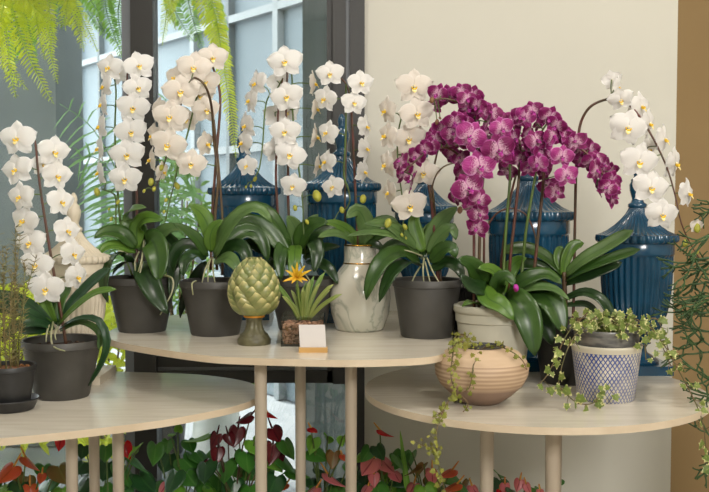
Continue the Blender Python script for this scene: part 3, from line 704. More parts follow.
# F --------------------------------------------------------------------------
Y = 2.70
orchid('white orchid in a dark pot right of the marbled vase', (427, Y, ZM), npot(.095, .072, .158),
  [([(420, 262, Y), (400, 252, Y - .06), (382, 262, Y - .1), (370, 284, Y - .12), (366, 300, Y - .12)], .062, (-.4, -.8, .5), 'leaf'),
   ([(421, 266, Y), (405, 262, Y - .07), (390, 276, Y - .11), (379, 302, Y - .12)], .05, (-.5, -.8, .4), 'leafd'),
   ([(419, 254, Y), (404, 236, Y - .02), (386, 224, Y - .03), (364, 224, Y - .05)], .046, (0, -.7, .7), 'leafl'),
   ([(418, 250, Y), (395, 236, Y - .04), (370, 232, Y - .06), (347, 236, Y - .08)], .034, (0, -.6, .8), 'leafl'),
   ([(423, 252, Y), (417, 236, Y), (414, 222, Y), (418, 211, Y)], .046, F_, 'leafb'),
   ([(427, 250, Y), (434, 232, Y), (444, 218, Y - .01), (457, 207, Y - .02)], .052, F_, 'leafl'),
   ([(428, 254, Y), (440, 236, Y - .02), (452, 228, Y - .04), (456, 240, Y - .05)], .044, (0, -.9, .5), 'leafl'),
   ([(430, 262, Y), (442, 250, Y - .03), (452, 248, Y - .05), (456, 258, Y - .05)], .05, (0, -.9, .5), 'leaf'),
   ([(430, 270, Y), (446, 262, Y - .02), (458, 268, Y - .05), (463, 280, Y - .06)], .046, (0, -.8, .6), 'leafd'),
   ([(420, 256, Y), (408, 246, Y + .04), (392, 246, Y + .06), (378, 254, Y + .07)], .05, (0, -.9, .4), 'leafd'),
   ([(424, 260, Y), (418, 240, Y + .03), (400, 226, Y + .05)], .05, F_, 'leafd'),
   ([(426, 250, Y), (426, 236, Y + .02), (432, 222, Y + .03)], .04, F_, 'leafb')],
  [([(438, 284, Y), (435, 240, Y), (431, 200, Y), (426, 170, Y), (422, 140, Y), (418, 110, Y), (413, 94, Y)], [.0045, .004, .003, .002], 'stemr'),
   ([(441, 284, Y), (437, 240, Y + .01), (433, 195, Y + .01), (432, 180, Y), (438, 150, Y + .02), (446, 140, Y + .02)], [.0045, .0035, .0022], 'stemd'),
   ([(418, 100, Y), (404, 112, Y + .01), (398, 135, Y + .01), (398, 165, Y), (402, 195, Y), (404, 215, Y), (402, 228, Y)], [.0024, .0022, .0018], 'stemg')],
  [(414, 87, Y - .05, 4, 1.06), (417, 114, Y - .05, 8, 1.02), (409, 139, Y - .02, -5, 1.0), (386, 111, Y - .02, -58, .88), (386, 136, Y - .02, -60, .9), (386, 165, Y - .02, -62, .86), (424, 173, Y - .02, -12, .9), (410, 206, Y - .06, 0, 1.02), (389, 193, Y - .02, -66, .84), (404, 158, Y + .02, -20, .8)],
  buds=[(388, 223, Y - .06, .012), (405, 227, Y - .05, .008), (402, 235, Y - .05, .005), (406, 238, Y - .05, .004)],
  roots=[[(424, 258, Y), (423, 270, Y - .05), (424, 284, Y - .06)], [(427, 258, Y), (433, 272, Y - .04), (440, 284, Y - .05)], [(425, 262, Y), (428, 274, Y - .05), (431, 286, Y - .06)], [(422, 256, Y), (412, 252, Y - .03), (404, 250, Y - .04)], [(422, 264, Y), (415, 275, Y - .05), (411, 285, Y - .06)]], kind='w2')

# G: purple ------------------------------------------------------------------
Y = 2.64
def wpot(root, c):
    rt, rb, h = .105, .076, .222
    pr = [(0, .012), (rb * .8, .012), (rb * .82, 0), (rb, 0), (rb + .002, .004), (rb + (rt - rb) * .8, h * .78), (rt - .006, h * .79), (rt - .002, h * .8), (rt - .001, h * .9), (rt + .001, h * .905), (rt + .004, h * .93), (rt + .004, h * .985), (rt, h), (rt - .01, h * .99), (rt - .014, h * .85), (0, h * .85)]
    MB().lathe(pr, c, 56).build('pot', MT['potw'], root, angle=45)
    MB().lathe([(0, h * .9), (rt * .6, h * .895), (rt * .88, h * .88), (0, h * .86)], c, 32).build('potting_bark', MT['soil'], root)
PF = [(437,95),(433,106),(448,96),(456,94),(462,93),(467,100),(472,97),(469,108),(477,106),(482,111),(491,112),(497,117),(488,122),
 (434,138),(430,147),(443,131),(453,133),(455,123),(463,122),(473,119),(460,142),(452,156),(460,158),(445,145),
 (489,134),(514,121),(521,117),(495,142),(486,150),(504,158),(478,150),(463,175),(455,198),(479,214),(477,228),(471,204),
 (404,173),(416,157),(400,162),(425,150),(436,140),(411,182),
 (516,118),(525,117),(533,112),(540,123),(549,118),(556,126),(528,133),(537,141),(546,141),(553,137),(561,133),(523,146),(533,150),(541,156),(514,139),(511,152),(520,160),(549,158),
 (565,130),(568,139),(575,142),(581,148),(572,153),(583,158),(589,150),(590,164),(597,159),(596,171),(603,165),(604,176),(610,172),(611,182),(607,188),(616,188),(613,197),(599,185),
 (545,172),(549,187),(556,192),(538,164),(529,168),(508,170),(500,130)]
PBIG = [(470,137,.95,'p2'),(499,151,1.0,'p'),(480,167,1.0,'p2'),(469,189,.98,'p'),(502,129,.72,'p2'),(562,157,.7,'p2'),(567,176,.7,'p2'),(479,200,.66,'p')]
fl = [(x, y, Y + R.uniform(-.10, .05), R.gauss((x - 505) * .3, 34), R.uniform(.60, .76), 'p2' if R.random() < .14 else 'p', R.uniform(-.5, .6)) for x, y in PF]
fl += [(x, y, Y - .13, 4, s_, k_) for x, y, s_, k_ in PBIG]
orchid('magenta orchid with many arching sprays in a grey-white pot', (494, Y, ZR), wpot,
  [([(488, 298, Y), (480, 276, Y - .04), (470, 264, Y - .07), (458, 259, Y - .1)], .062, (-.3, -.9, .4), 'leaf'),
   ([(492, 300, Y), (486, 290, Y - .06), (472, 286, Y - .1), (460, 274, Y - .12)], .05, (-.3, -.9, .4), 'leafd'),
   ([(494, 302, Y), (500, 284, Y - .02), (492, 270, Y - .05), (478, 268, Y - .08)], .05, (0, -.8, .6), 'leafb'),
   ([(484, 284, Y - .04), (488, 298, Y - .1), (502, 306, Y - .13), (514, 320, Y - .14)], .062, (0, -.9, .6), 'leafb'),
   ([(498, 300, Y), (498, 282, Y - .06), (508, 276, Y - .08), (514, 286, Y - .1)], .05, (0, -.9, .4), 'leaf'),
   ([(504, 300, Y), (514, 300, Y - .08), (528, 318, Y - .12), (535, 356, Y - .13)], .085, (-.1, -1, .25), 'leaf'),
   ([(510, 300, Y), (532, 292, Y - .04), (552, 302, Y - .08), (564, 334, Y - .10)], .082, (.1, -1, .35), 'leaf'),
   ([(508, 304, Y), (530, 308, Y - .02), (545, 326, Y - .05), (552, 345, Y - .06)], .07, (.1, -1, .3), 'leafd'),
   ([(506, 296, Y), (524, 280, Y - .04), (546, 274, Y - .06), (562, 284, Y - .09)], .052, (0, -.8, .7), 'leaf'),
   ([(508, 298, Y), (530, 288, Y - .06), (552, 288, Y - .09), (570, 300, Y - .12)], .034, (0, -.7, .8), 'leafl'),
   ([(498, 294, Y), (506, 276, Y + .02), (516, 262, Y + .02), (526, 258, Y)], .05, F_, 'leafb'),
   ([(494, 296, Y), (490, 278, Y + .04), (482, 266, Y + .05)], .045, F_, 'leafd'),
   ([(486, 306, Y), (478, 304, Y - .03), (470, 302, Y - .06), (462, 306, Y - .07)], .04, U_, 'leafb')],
  [([(479, 318, Y - .02), (479, 270, Y), (480, 225, Y), (482, 190, Y), (484, 160, Y - .02), (480, 130, Y - .02), (466, 108, Y - .03), (448, 99, Y - .04), (434, 100, Y - .04)], [.0046, .0044, .0036, .002], 'stemd'),
   ([(474, 312, Y), (474, 260, Y + .01), (473, 215, Y + .02), (466, 170, Y), (452, 150, Y - .02), (430, 150, Y - .03), (404, 172, Y - .04)], [.0042, .004, .003, .002], 'stemr'),
   ([(503, 300, Y - .02), (504, 262, Y), (507, 215, Y), (510, 175, Y), (508, 145, Y), (498, 122, Y)], [.0046, .0042, .0034, .0024], 'stemg'),
   ([(509, 302, Y), (510, 262, Y - .01), (515, 215, Y - .01), (519, 175, Y - .01), (520, 145, Y), (512, 124, Y)], [.0046, .0042, .0036, .0024], 'stemr'),
   ([(500, 296, Y), (502, 255, Y + .02), (506, 225, Y + .02), (511, 195, Y + .01), (516, 175, Y)], [.004, .0036, .003], 'stemr'),
   ([(520, 292, Y), (523, 260, Y + .01), (526, 230, Y), (531, 200, Y), (536, 170, Y), (538, 140, Y), (548, 122, Y - .01)], [.0046, .0042, .0036, .0024], 'stemg'),
   ([(533, 280, Y), (537, 245, Y), (540, 215, Y), (543, 185, Y), (546, 155, Y), (560, 138, Y - .02), (580, 148, Y - .03), (597, 165, Y - .04), (609, 185, Y - .05), (616, 197, Y - .05)], [.0046, .0042, .0034, .002], 'stemr'),
   ([(485, 230, Y + .02), (495, 215, Y + .01), (506, 209, Y), (515, 209, Y), (527, 216, Y), (535, 235, Y), (536, 250, Y)], [.0024, .0022, .0024], 'stemr'),
   ([(430, 200, Y + .02), (434, 180, Y), (442, 168, Y - .01), (455, 163, Y - .01), (468, 166, Y - .01)], [.0022, .0022, .002], 'stemd'),
   ([(486, 312, Y), (484, 270, Y + .02), (484, 240, Y + .02), (483, 222, Y + .02)], [.0038, .0034, .003], 'stemr')],
  fl, buds=[(432, 100, Y - .05, .008, 'buddark'), (437, 122, Y - .03, .007, 'buddark'), (460, 210, Y - .05, .009, 'buddark'), (464, 203, Y - .05, .006, 'buddark'), (440, 118, Y - .03, .004, 'buddark'), (516, 288, Y - .12, .009, 'plip')], kind='p', group='potted orchids')

# H: arch on the right -----------------------------------------------------
Y = 2.70
orchid('white orchid at right whose one long stem arches to hanging blooms', (566, Y, ZR), npot(.092, .066, .17, 'pot2'),
  [([(563, 275, Y), (566, 258, Y), (573, 246, Y), (584, 243, Y)], .034, (.3, -.9, .5), 'leafb', 'strap'),
   ([(565, 275, Y), (582, 260, Y - .03), (606, 246, Y - .05), (633, 230, Y - .07)], .046, (-.1, -.8, .8), 'leafl', 'strap'),
   ([(566, 279, Y), (586, 268, Y - .04), (612, 258, Y - .07), (640, 249, Y - .09)], .040, (-.1, -.7, .8), 'leaf', 'strap'),
   ([(566, 283, Y), (586, 276, Y - .02), (606, 268, Y - .03), (622, 262, Y - .03)], .036, (-.1, -.9, .6), 'leafd', 'strap'),
   ([(562, 272, Y), (545, 256, Y + .01), (524, 248, Y), (502, 252, Y - .02)], .046, (0, -.8, .7), 'leaf', 'strap'),
   ([(562, 276, Y), (540, 266, Y), (518, 264, Y), (498, 270, Y)], .040, (0, -.8, .6), 'leafd', 'strap'),
   ([(566, 298, Y), (584, 292, Y - .03), (602, 300, Y - .05), (614, 320, Y - .06)], .036, (0, -.8, .8), 'leafd', 'strap'),
   ([(566, 305, Y), (586, 304, Y), (598, 314, Y)], .024, (0, -.8, .8), 'leafd', 'strap'),
   ([(561, 270, Y), (558, 256, Y + .01), (562, 246, Y + .01)], .03, F_, 'leafb', 'strap')],
  [([(566, 335, Y), (565, 300, Y), (564, 272, Y)], [.008, .007, .006], 'stemd'),
   ([(573, 325, Y), (574, 280, Y + .01), (575, 220, Y + .01), (576, 170, Y), (578, 140, Y), (581, 122, Y), (589, 108, Y - .01), (601, 101, Y - .02), (614, 99, Y - .03), (628, 104, Y - .05), (642, 120, Y - .06), (655, 142, Y - .07), (667, 168, Y - .08), (675, 195, Y - .09), (681, 222, Y - .1), (690, 243, Y - .1), (699, 258, Y - .1)], [.0042, .004, .004, .0036, .0034, .0026, .002, .0016], 'stemr')],
  [(628, 128, Y - .12, -2, 1.08), (639, 162, Y - .12, 2, 1.08), (651, 188, Y - .13, 2, 1.04), (662, 215, Y - .14, 4, .96), (621, 100, Y - .09, -14, .72, 'w', .5), (618, 88, Y - .06, 60, .72), (641, 107, Y - .04, 42, .92), (649, 124, Y - .04, 46, .9), (664, 140, Y - .05, 50, .95), (675, 164, Y - .06, 46, 1.0), (688, 194, Y - .08, 44, .92), (612, 80, Y - .03, 150, .6), (648, 150, Y - .02, 30, .8), (632, 120, Y + .02, 120, .8), (697, 226, Y - .1, 20, .46, 'w2')],
  buds=[(685, 243, Y - .1, .010), (697, 252, Y - .1, .006), (697, 228, Y - .1, .012, 'bud')], kind='w')

# ------------------------------------------------------------------ urns
def urn(label, px, Y, z0, sx, sz, name='lidded_urn', mat='urn', group='blue glazed lidded urns', pl=1):
    c = V3((at(px, 300, Y).x, Y, z0)); root = thing(name, label, 'urn', c, group)
    S = lambda L: [(r * sx, z * sz) for r, z in L]
    m = MT[mat]; fn = 34
    h = .086 * sx * pl
    MB().box((c.x - h, Y - h, z0), (c.x + h, Y + h, z0 + .028 * sz)).build('plinth', m, root, smooth=False)
    MB().lathe(S([(.0, .028), (.066, .028), (.068, .034), (.055, .045), (.034, .058), (.030, .072), (.036, .082), (.044, .086), (.040, .094), (.0, .096)]), c, 48).build('foot', m, root, angle=60)
    body = [(0, .092), (.040, .094), (.058, .112), (.074, .14), (.088, .175), (.097, .22), (.1015, .27), (.1035, .32), (.1035, .345), (.1035, .352), (.106, .354), (.1065, .358), (.1065, .388), (.105, .391), (.09, .392), (0, .391)]
    amp = [0, .05, .09, .09, .08, .07, .065, .06, .06, 0, 0, 0, 0, 0, 0, 0]
    MB().lathe(S(body), c, 238, fn, amp).build('body', m, root, angle=50)
    lid = [(0, .386), (.112, .389), (.118, .394), (.1195, .402), (.117, .412), (.104, .416), (.086, .425), (.066, .440), (.048, .457), (.034, .474), (.026, .488), (.0235, .494)]
    amp = [0, .02, .05, .06, .06, .09, .11, .13, .14, .12, .08, 0]
    ld = MB().lathe(S(lid), c, 238, fn, amp).build('lid', m, root, angle=50)
    fin = [(.0235, .492), (.027, .496), (.027, .504), (.019, .509), (.0155, .518), (.018, .528), (.0225, .545), (.0235, .562), (.019, .570), (.0195, .577), (.013, .582), (.0105, .588), (.013, .596), (.0105, .610), (.004, .620), (0, .621)]
    MB().lathe(S(fin), c, 32).build('finial', m, ld, angle=60)
    return root
urn('blue ribbed lidded urn standing left, behind the artichoke', 245, 3.13, ZM, .98, 1.0)
urn('tall blue ribbed lidded urn behind the marbled vase', 342, 3.06, ZM, 1.03, 1.03)
urn('smallest blue ribbed lidded urn, directly behind the cream-white orchid in the dark pot', 424, 3.12, ZM, .88, .86)
urn('large blue ribbed lidded urn behind the magenta orchid', 528, 2.95, ZR, 1.145, 1.13)
urn('blue ribbed lidded urn furthest right, behind the lattice pot', 636, 2.87, ZR, 1.0, .97)
urn('ivory ribbed lidded urn on the left table', 75, 2.74, ZL, .84, .84, mat='urnw', group=None, pl=1.25)

# ------------------------------------------------------------------ artichoke
c = V3((at(254, 300, 2.55).x, 2.55, ZM)); root = thing('artichoke_ornament', 'green ceramic artichoke on a pedestal, at the front of the tall table', 'ornament', c)
MB().lathe([(0, 0), (.042, 0), (.0435, .004), (.0435, .013), (.040, .018), (.037, .022), (.037, .026), (.030, .031), (.024, .042), (.021, .055), (.022, .066), (.026, .073), (0, .074)], c, 40, 8, [0, 0, 0, 0, 0, 0, 0, .10, .15, .15, .1, 0, 0]).build('pedestal', MT['base'], root, angle=60)
MB().lathe([(0, .070), (.0265, .0705), (.028, .073), (.0265, .0765), (0, .077)], c, 40).build('collar', MT['orange'], root)
mb = MB(); H = .160; z0 = .074
def arad(t): return .060 * (math.sin(PI * min(1, (t * .93 + .07)) ** .86)) ** .55
mb.lathe([(max(0.0, arad(i / 14) - .006) if i < 14 else 0, z0 + H * i / 14 * .96) for i in range(15)], c, 28)
k = 0
rows = 10
for rI in range(rows):
    t = .03 + .90 * rI / (rows - 1); r = arad(t); cnt = max(5, int(round(10 * r / .066 + 1)))
    for q in range(cnt):
        a = 2 * PI * (q + .5 * (rI % 2)) / cnt + .05 * math.sin(rI * 3)
        wd = 2 * PI * r / cnt * 1.22; L = .040 * (1 - .25 * t)
        P = []; U = []
        for i in range(7):
            s_ = i / 6; tz = t + s_ * L / H * .92; rr = arad(min(.995, tz)) if tz < 1 else .012
            hw = wd / 2 * min(1, .7 + s_) * (1 - s_ ** 2.3)
            row = []
            for j in range(5):
                v = -1 + j / 2; bul = .0095 * math.sin(PI * min(1, s_ * .85 + .12)) * (1 - .95 * v * v) + (.009 * s_ ** 3)
                aa = a + (v * hw) / max(r, .02); row.append(c + V3(((rr + bul) * math.cos(aa), (rr + bul) * math.sin(aa), z0 + H * min(tz, 1.0) * .95)))
            P.append(row); U.append([(s_, -1 + j / 2) for j in range(5)])
        mb.grid(P, U)
mb.build('head', MT['art'], root)

# ------------------------------------------------------------------ bromeliad in glass
Yg = 2.56; c = V3((at(303.5, 300, Yg).x, Yg, ZM)); root = thing('glass_planter', 'spiky yellow-flowered plant in a square glass of pebbles', 'plant', c)
h = .0555; hh = .078; th = .002
mb = MB(); mb.box((c.x - h, c.y - h, c.z), (c.x + h, c.y + h, c.z + .005))
for a_, b_ in (((-h, -h), (h, -h + th)), ((-h, h - th), (h, h)), ((-h, -h + th), (-h + th, h - th)), ((h - th, -h + th), (h, h - th))):
    mb.box((c.x + a_[0], c.y + a_[1], c.z + .005), (c.x + b_[0], c.y + b_[1], c.z + hh))
mb.build('glass_box', glass_mat('planter_glass', (246, 250, 247), .06), root, smooth=False)
mb = MB(); q = h - .008; mb.box((c.x - q, c.y - q, c.z + .005), (c.x + q, c.y + q, c.z + .05))
mb.build('gravel_bed', MT['soil2'], root, smooth=False)
mb = MB()
for side in range(5):
    for k in range(150 if side == 0 else 70):
        u = R.uniform(-q, q); v = R.uniform(.008, .054)
        p = {0: (u, -q - .001, v), 1: (-q - .001, u, v), 2: (q + .001, u, v), 3: (u, q + .001, v), 4: (u, R.uniform(-q, q), .053)}[side]
        if side == 4 and abs(u) < .0: continue
        mb.ball(c + V3(p), (R.uniform(.003, .0055), R.uniform(.002, .0025) if side in (0, 3) else .0035, R.uniform(.0025, .004)), 6, 4)
o = mb.build('pebbles', MT['pebble'], root); o['kind'] = 'stuff'
cc = (303, 318)
for (tx, ty, mt, wd, dy) in [(273, 282, 'grassg', .011, -.02), (282, 296, 'grass', .010, -.03), (288, 300, 'grass', .009, 0), (296, 284, 'grassg', .010, .0), (303, 287, 'grass', .011, -.03), (310, 280, 'grass', .011, 0), (314, 276, 'grassg', .012, .01), (325, 272, 'grassg', .012, .02),
                             (334, 284, 'grass', .010, -.02), (330, 290, 'grass', .010, .0), (342, 294, 'grass', .010, -.03), (306, 282, 'grassg', .010, .02), (320, 283, 'grass', .009, .0), (291, 290, 'grass', .009, .02)]:
    x0 = cc[0] + (tx - 303) * .15
    mb = MB(); add_leaf(mb, [at(x0, 320, Yg), at(x0 + (tx - x0) * .35, 320 + (ty - 320) * .5, Yg + dy * .5), at(x0 + (tx - x0) * .75, 320 + (ty - 320) * .86, Yg + dy), at(tx, ty, Yg + dy)], wd, (0, -1, .3), .3, 9, 5, 'strap')
    mb.build('leaf', MT[mt], root, solid=.0015)
MB().tube([at(302, 320, Yg), at(299, 300, Yg - .01), at(297, 279, Yg - .02)], [.003, .0025], 6).build('flower_stem', MT['grassg'], root)
mb = MB(); f0_ = at(297, 278, Yg - .02)
for (dx, dy_) in [(-16, 4), (-13, -9), (-6, -14), (0, -18), (9, -14), (16, -9), (12, 3), (-6, 6), (6, 5), (3, -8)]:
    e = at(297 + dx * .9, 278 + dy_ * .9, Yg - .02 - R.uniform(.0, .03)); add_leaf(mb, [f0_, f0_.lerp(e, .5) + V3((0, -.004, .002)), e], .011, (0, -1, .3), .3, 7, 5, 'blade')
mb.build('flower', MT['starf'], root, solid=.001)

# card ---------------------------------------------------------------------
Yc = 2.415; p0 = at(299, 350, Yc); p1 = at(327.5, 350, Yc); cx = (p0.x + p1.x) / 2; hw = (p1.x - p0.x) / 2
root = thing('card_holder', 'small blank white card in a wooden holder', 'card', V3((cx, Yc, ZM)))
mb = MB(); mb.box((cx - hw, Yc - .011, ZM), (cx + hw, Yc - .002, ZM + .012)); mb.box((cx - hw, Yc - .002, ZM), (cx + hw, Yc + .001, ZM + .006)); mb.box((cx - hw, Yc + .001, ZM), (cx + hw, Yc + .012, ZM + .012))
mb.build('holder', MT['cardwood'], root, smooth=False)
a_ = .27; w2 = hw * .92
mb = MB(); V = []
for dx_, h_, off in ((-w2, 0, 0), (w2, 0, 0), (w2, .062, 0), (-w2, .062, 0)):
    sh = -.004 if h_ > 0 else 0
    V.append(V3((cx + dx_ + sh, Yc - .001 + math.sin(a_) * h_, ZM + .006 + math.cos(a_) * h_)))
d = V3((0, math.cos(a_), -math.sin(a_))) * .0009
mb.add(V + [v + d for v in V], [(0, 1, 2, 3), (7, 6, 5, 4), (0, 4, 5, 1), (1, 5, 6, 2), (2, 6, 7, 3), (3, 7, 4, 0)])
mb.build('card', MT['card'], root, smooth=False)

# ------------------------------------------------------------------ ivy
def ivy_leaf(mb, p, size, yaw, pitch, roll, mi=0):
    out = [(0, 0), (.16, .10), (.34, -.02), (.50, .14), (.34, .34), (.40, .44), (.56, .56), (.30, .62), (.20, .74), (0, 1.05), (-.20, .74), (-.30, .62), (-.56, .56), (-.40, .44), (-.34, .34), (-.50, .14), (-.34, -.02), (-.16, .10)]
    from mathutils import Euler
    E = Euler((pitch, roll, yaw)).to_matrix()
    vs = [V3((0, -.05, .38))] + [V3((x, .10 * abs(x) - .05 * (y - .4) ** 2, y)) for x, y in out]
    n = len(out); uv = [(0.3, 0)] + [(.6, (abs(x) + .2 if abs(x) > .05 else .7 if y > .9 else .1)) for x, y in out]
    mb.add([p + (E @ V3((v.x, v.y, -v.z))) * size for v in vs], [(0, 1 + i, 1 + (i + 1) % n) for i in range(n)], uv, mi)
def vine(root, pts, n, size, mat, spread=.008, name='vine', tight=1.0):
    P = [at(*p) for p in pts]; S = resample(P, max(n * 2, 8)); mb = MB(); mb.tube(P, [.0017, .0012], 5, mi=1, smooth=4)
    for k in range(n):
        p = S[min(len(S) - 1, int((k + R.random()) / n * len(S)))]
        off = V3((R.gauss(0, 1), -abs(R.gauss(0, .7)) - .2, R.gauss(.2, 1))) * spread * tight; e = p + off
        mb.tube([p, e], .0008, 4, mi=1, smooth=1)
        ivy_leaf(mb, e, size * R.uniform(.65, 1.25), R.uniform(-.8, .8), R.uniform(-1.0, .4), R.uniform(-1.4, 1.4))
    return mb.build(name, [MT[mat], MT['vine']], root)
Yp = 2.47; c = V3((at(607, 300, Yp).x, Yp, ZR)); root = thing('ivy_pot', 'variegated ivy in a blue and cream lattice pot', 'plant', c)
MB().lathe([(0, .004), (.066, .004), (.068, 0), (.0705, .003), (.080, .08), (.0865, .130), (.0885, .134), (.0885, .139), (.0865, .141), (.078, .139), (.076, .1), (0, .1)], c, 56).build('pot', MT['lattice'], root, angle=50)
MB().lathe([(0, .1), (.072, .1), (.0775, .135), (.0785, .142), (.0815, .170), (.083, .176), (.0815, .179), (.077, .176), (.074, .155), (0, .155)], c, 56).build('inner_pot', MT['pewter'], root, angle=50)
MB().lathe([(0, .166), (.05, .165), (.076, .16), (0, .156)], c, 32).build('soil', MT['soil'], root)
YR = Yp - .07
for pts, n in [([(600, 330, Yp), (582, 318, Yp - .05), (566, 336, Yp - .08), (556, 358, Yp - .09), (545, 378, Yp - .10), (538, 384, Yp - .1)], 18),
               ([(604, 328, Yp), (586, 322, Yp - .07), (570, 344, Yp - .10), (562, 366, Yp - .11), (557, 392, Yp - .12)], 14),
               ([(604, 328, Yp), (592, 312, Yp - .03), (582, 318, Yp - .06), (576, 326, Yp - .09)], 16),
               ([(606, 328, Yp), (600, 316, Yp - .07), (590, 322, Yp - .09), (584, 330, Yp - .1)], 14),
               ([(608, 328, Yp), (612, 318, Yp - .06), (618, 324, Yp - .09), (624, 330, Yp - .1)], 14),
               ([(608, 326, Yp), (622, 316, Yp - .03), (638, 320, Yp - .06), (650, 328, Yp - .07)], 16),
               ([(608, 328, Yp), (616, 322, Yp - .08), (632, 326, Yp - .09), (640, 334, Yp - .1)], 14),
               ([(612, 328, Yp), (640, 322, Yp - .02), (656, 332, Yp - .03), (664, 350, Yp - .05), (671, 366, Yp - .06)], 20),
               ([(612, 328, Yp), (646, 326, Yp - .04), (662, 342, Yp - .05), (674, 362, Yp - .08), (686, 384, Yp - .10), (696, 404, Yp - .13), (703, 424, Yp - .16), (706, 448, Yp - .17), (708, 470, Yp - .17)], 26),
               ([(640, 326, Yp - .03), (655, 318, Yp - .02), (664, 334, Yp - .03), (668, 350, Yp - .04)], 12),
               ([(646, 328, Yp - .06), (645, 344, Yp - .09), (646, 360, Yp - .09)], 4)]:
    vine(root, pts, int(n * 1.1), .0205, 'ivy', .010)
for pts, n in [([(560, 388, Yp - .13), (576, 402, Yp - .14), (590, 404, Yp - .15), (600, 398, Yp - .11)], 8), ([(596, 400, Yp - .11), (602, 390, Yp - .095), (610, 388, Yp - .095)], 7)]:
    vine(root, pts, n, .024, 'ivy', .006)
# bowl
Yb = 2.42; c = V3((at(482, 300, Yb).x, Yb, ZR)); root = thing('bowl_planter', 'round striped stoneware bowl with a trailing vine', 'plant', c)
MB().lathe([(0, .0), (.040, 0), (.046, .002), (.075, .022), (.102, .048), (.114, .072), (.116, .090), (.110, .108), (.092, .127), (.068, .138), (.057, .1405), (.053, .138), (.052, .130), (.06, .12), (0, .12)], c, 64).build('bowl', MT['bowl'], root, angle=70)
MB().lathe([(0, .1325), (.051, .132), (.0535, .1325), (.056, .1395), (.0585, .1418), (.0545, .1425), (.050, .136), (0, .136)], c, 48).build('liner', MT['pot2'], root, angle=50)
for pts, n, sz in [([(476, 350, Yb), (466, 336, Yb - .03), (456, 336, Yb - .06), (453, 352, Yb - .10), (451, 376, Yb - .125), (456, 392, Yb - .13)], 34, .0105),
               ([(472, 348, Yb), (462, 342, Yb - .05), (455, 345, Yb - .08), (452, 362, Yb - .12)], 16, .011),
               ([(456, 388, Yb - .125), (447, 404, Yb - .17), (440, 418, Yb - .25), (436, 436, Yb - .29), (437, 455, Yb - .29), (440, 472, Yb - .29), (446, 494, Yb - .29)], 40, .0105),
               ([(438, 450, Yb - .29), (430, 448, Yb - .29), (420, 444, Yb - .29)], 12, .010),
               ([(474, 350, Yb), (474, 358, Yb - .08), (472, 376, Yb - .12), (469, 388, Yb - .13), (460, 394, Yb - .13), (452, 400, Yb - .15)], 18, .010),
               ([(460, 394, Yb - .13), (468, 404, Yb - .14), (463, 412, Yb - .16)], 4, .010),
               ([(478, 350, Yb), (496, 346, Yb - .05), (512, 352, Yb - .08), (522, 360, Yb - .08), (527, 370, Yb - .09)], 12, .010)]:
    vine(root, pts, int(n * 1.35), sz * 1.1, 'ivy2', .007)

# wire basket --------------------------------------------------------------
Yk = 2.82; c = V3((.335, Yk, ZR)); root = thing('wire_basket', 'dark metal lattice basket between the two orchid pots', 'basket', c)
mb = MB(); rb_, hb = .052, .268; nn = 34
for k in range(nn):
    for sgn in (-1, 1):
        mb.tube([c + V3((rb_ * math.cos(2 * PI * (k + sgn * t * 8.0) / nn), rb_ * math.sin(2 * PI * (k + sgn * t * 8.0) / nn), .004 + hb * t)) for t in [i / 10 for i in range(11)]], .0012, 4, smooth=1)
mb.build('lattice', MT['pot2'], root)
for z in (.003, hb): MB().lathe([(rb_ - .002, z - .003), (rb_ + .003, z - .003), (rb_ + .003, z + .003), (rb_ - .002, z + .003), (rb_ - .002, z - .003)], c, 40).build('rim', MT['pot2'], root)
MB().lathe([(0, .002), (rb_ * .9, .002), (rb_ * .86, hb * .93), (0, hb * .93)], c, 32).build('liner', MT['frame'], root)

# left potted shrub with saucer -----------------------------------------------
Yl = 2.345; c = V3((at(8, 300, Yl).x, Yl, ZL)); s_o = MB().lathe([(0, 0), (.054, 0), (.057, .003), (.066, .022), (.069, .026), (.067, .028), (.062, .024), (.054, .006), (0, .006)], c, 48).build('saucer', MT['pot2'], origin=c, angle=50)
tag(s_o, 'dark plastic saucer under the small pot on the left table', 'saucer')
c2 = c + V3((0, 0, .0061)); root = thing('potted_shrub', 'feathery brown-green plant in a small dark pot at the left edge', 'plant', c2)
nursery(root, c2, .063, .046, .102, 'pot2', 'soil2', .88)
for k in range(12):
    a_ = R.uniform(0, 2 * PI); sp_ = R.uniform(.0, 1); h_ = R.uniform(.16, .34)
    if k == 0: top = at(20, 236, Yl)
    elif k == 1: top = at(7, 250, Yl + .03)
    else: top = c2 + V3((math.cos(a_) * .09 * sp_, math.sin(a_) * .09 * sp_, .09 + h_))
    b0 = c2 + V3((math.cos(a_) * .02, math.sin(a_) * .02, .09)); mid = b0.lerp(top, .5) + V3((R.uniform(-.012, .012), R.uniform(-.01, .01), 0))
    mb = MB(); mb.tube([b0, mid, top], [.0018, .0008], 5); S = resample([b0, mid, top], 30)
    for i in range(3, 30):
        for q in range(3):
            d = V3((R.gauss(0, 1), R.gauss(0, 1), R.uniform(.2, 1.2))).normalized() * R.uniform(.010, .022)
            p = S[i]; sd = d.cross(V3((0, 1, 0))).normalized() * .0011; mb.add([p - sd, p + sd, p + d + sd * .3, p + d - sd * .3], [(0, 1, 2, 3)])
    mb.build('branch', MT['brownf'], root, solid=.0006)

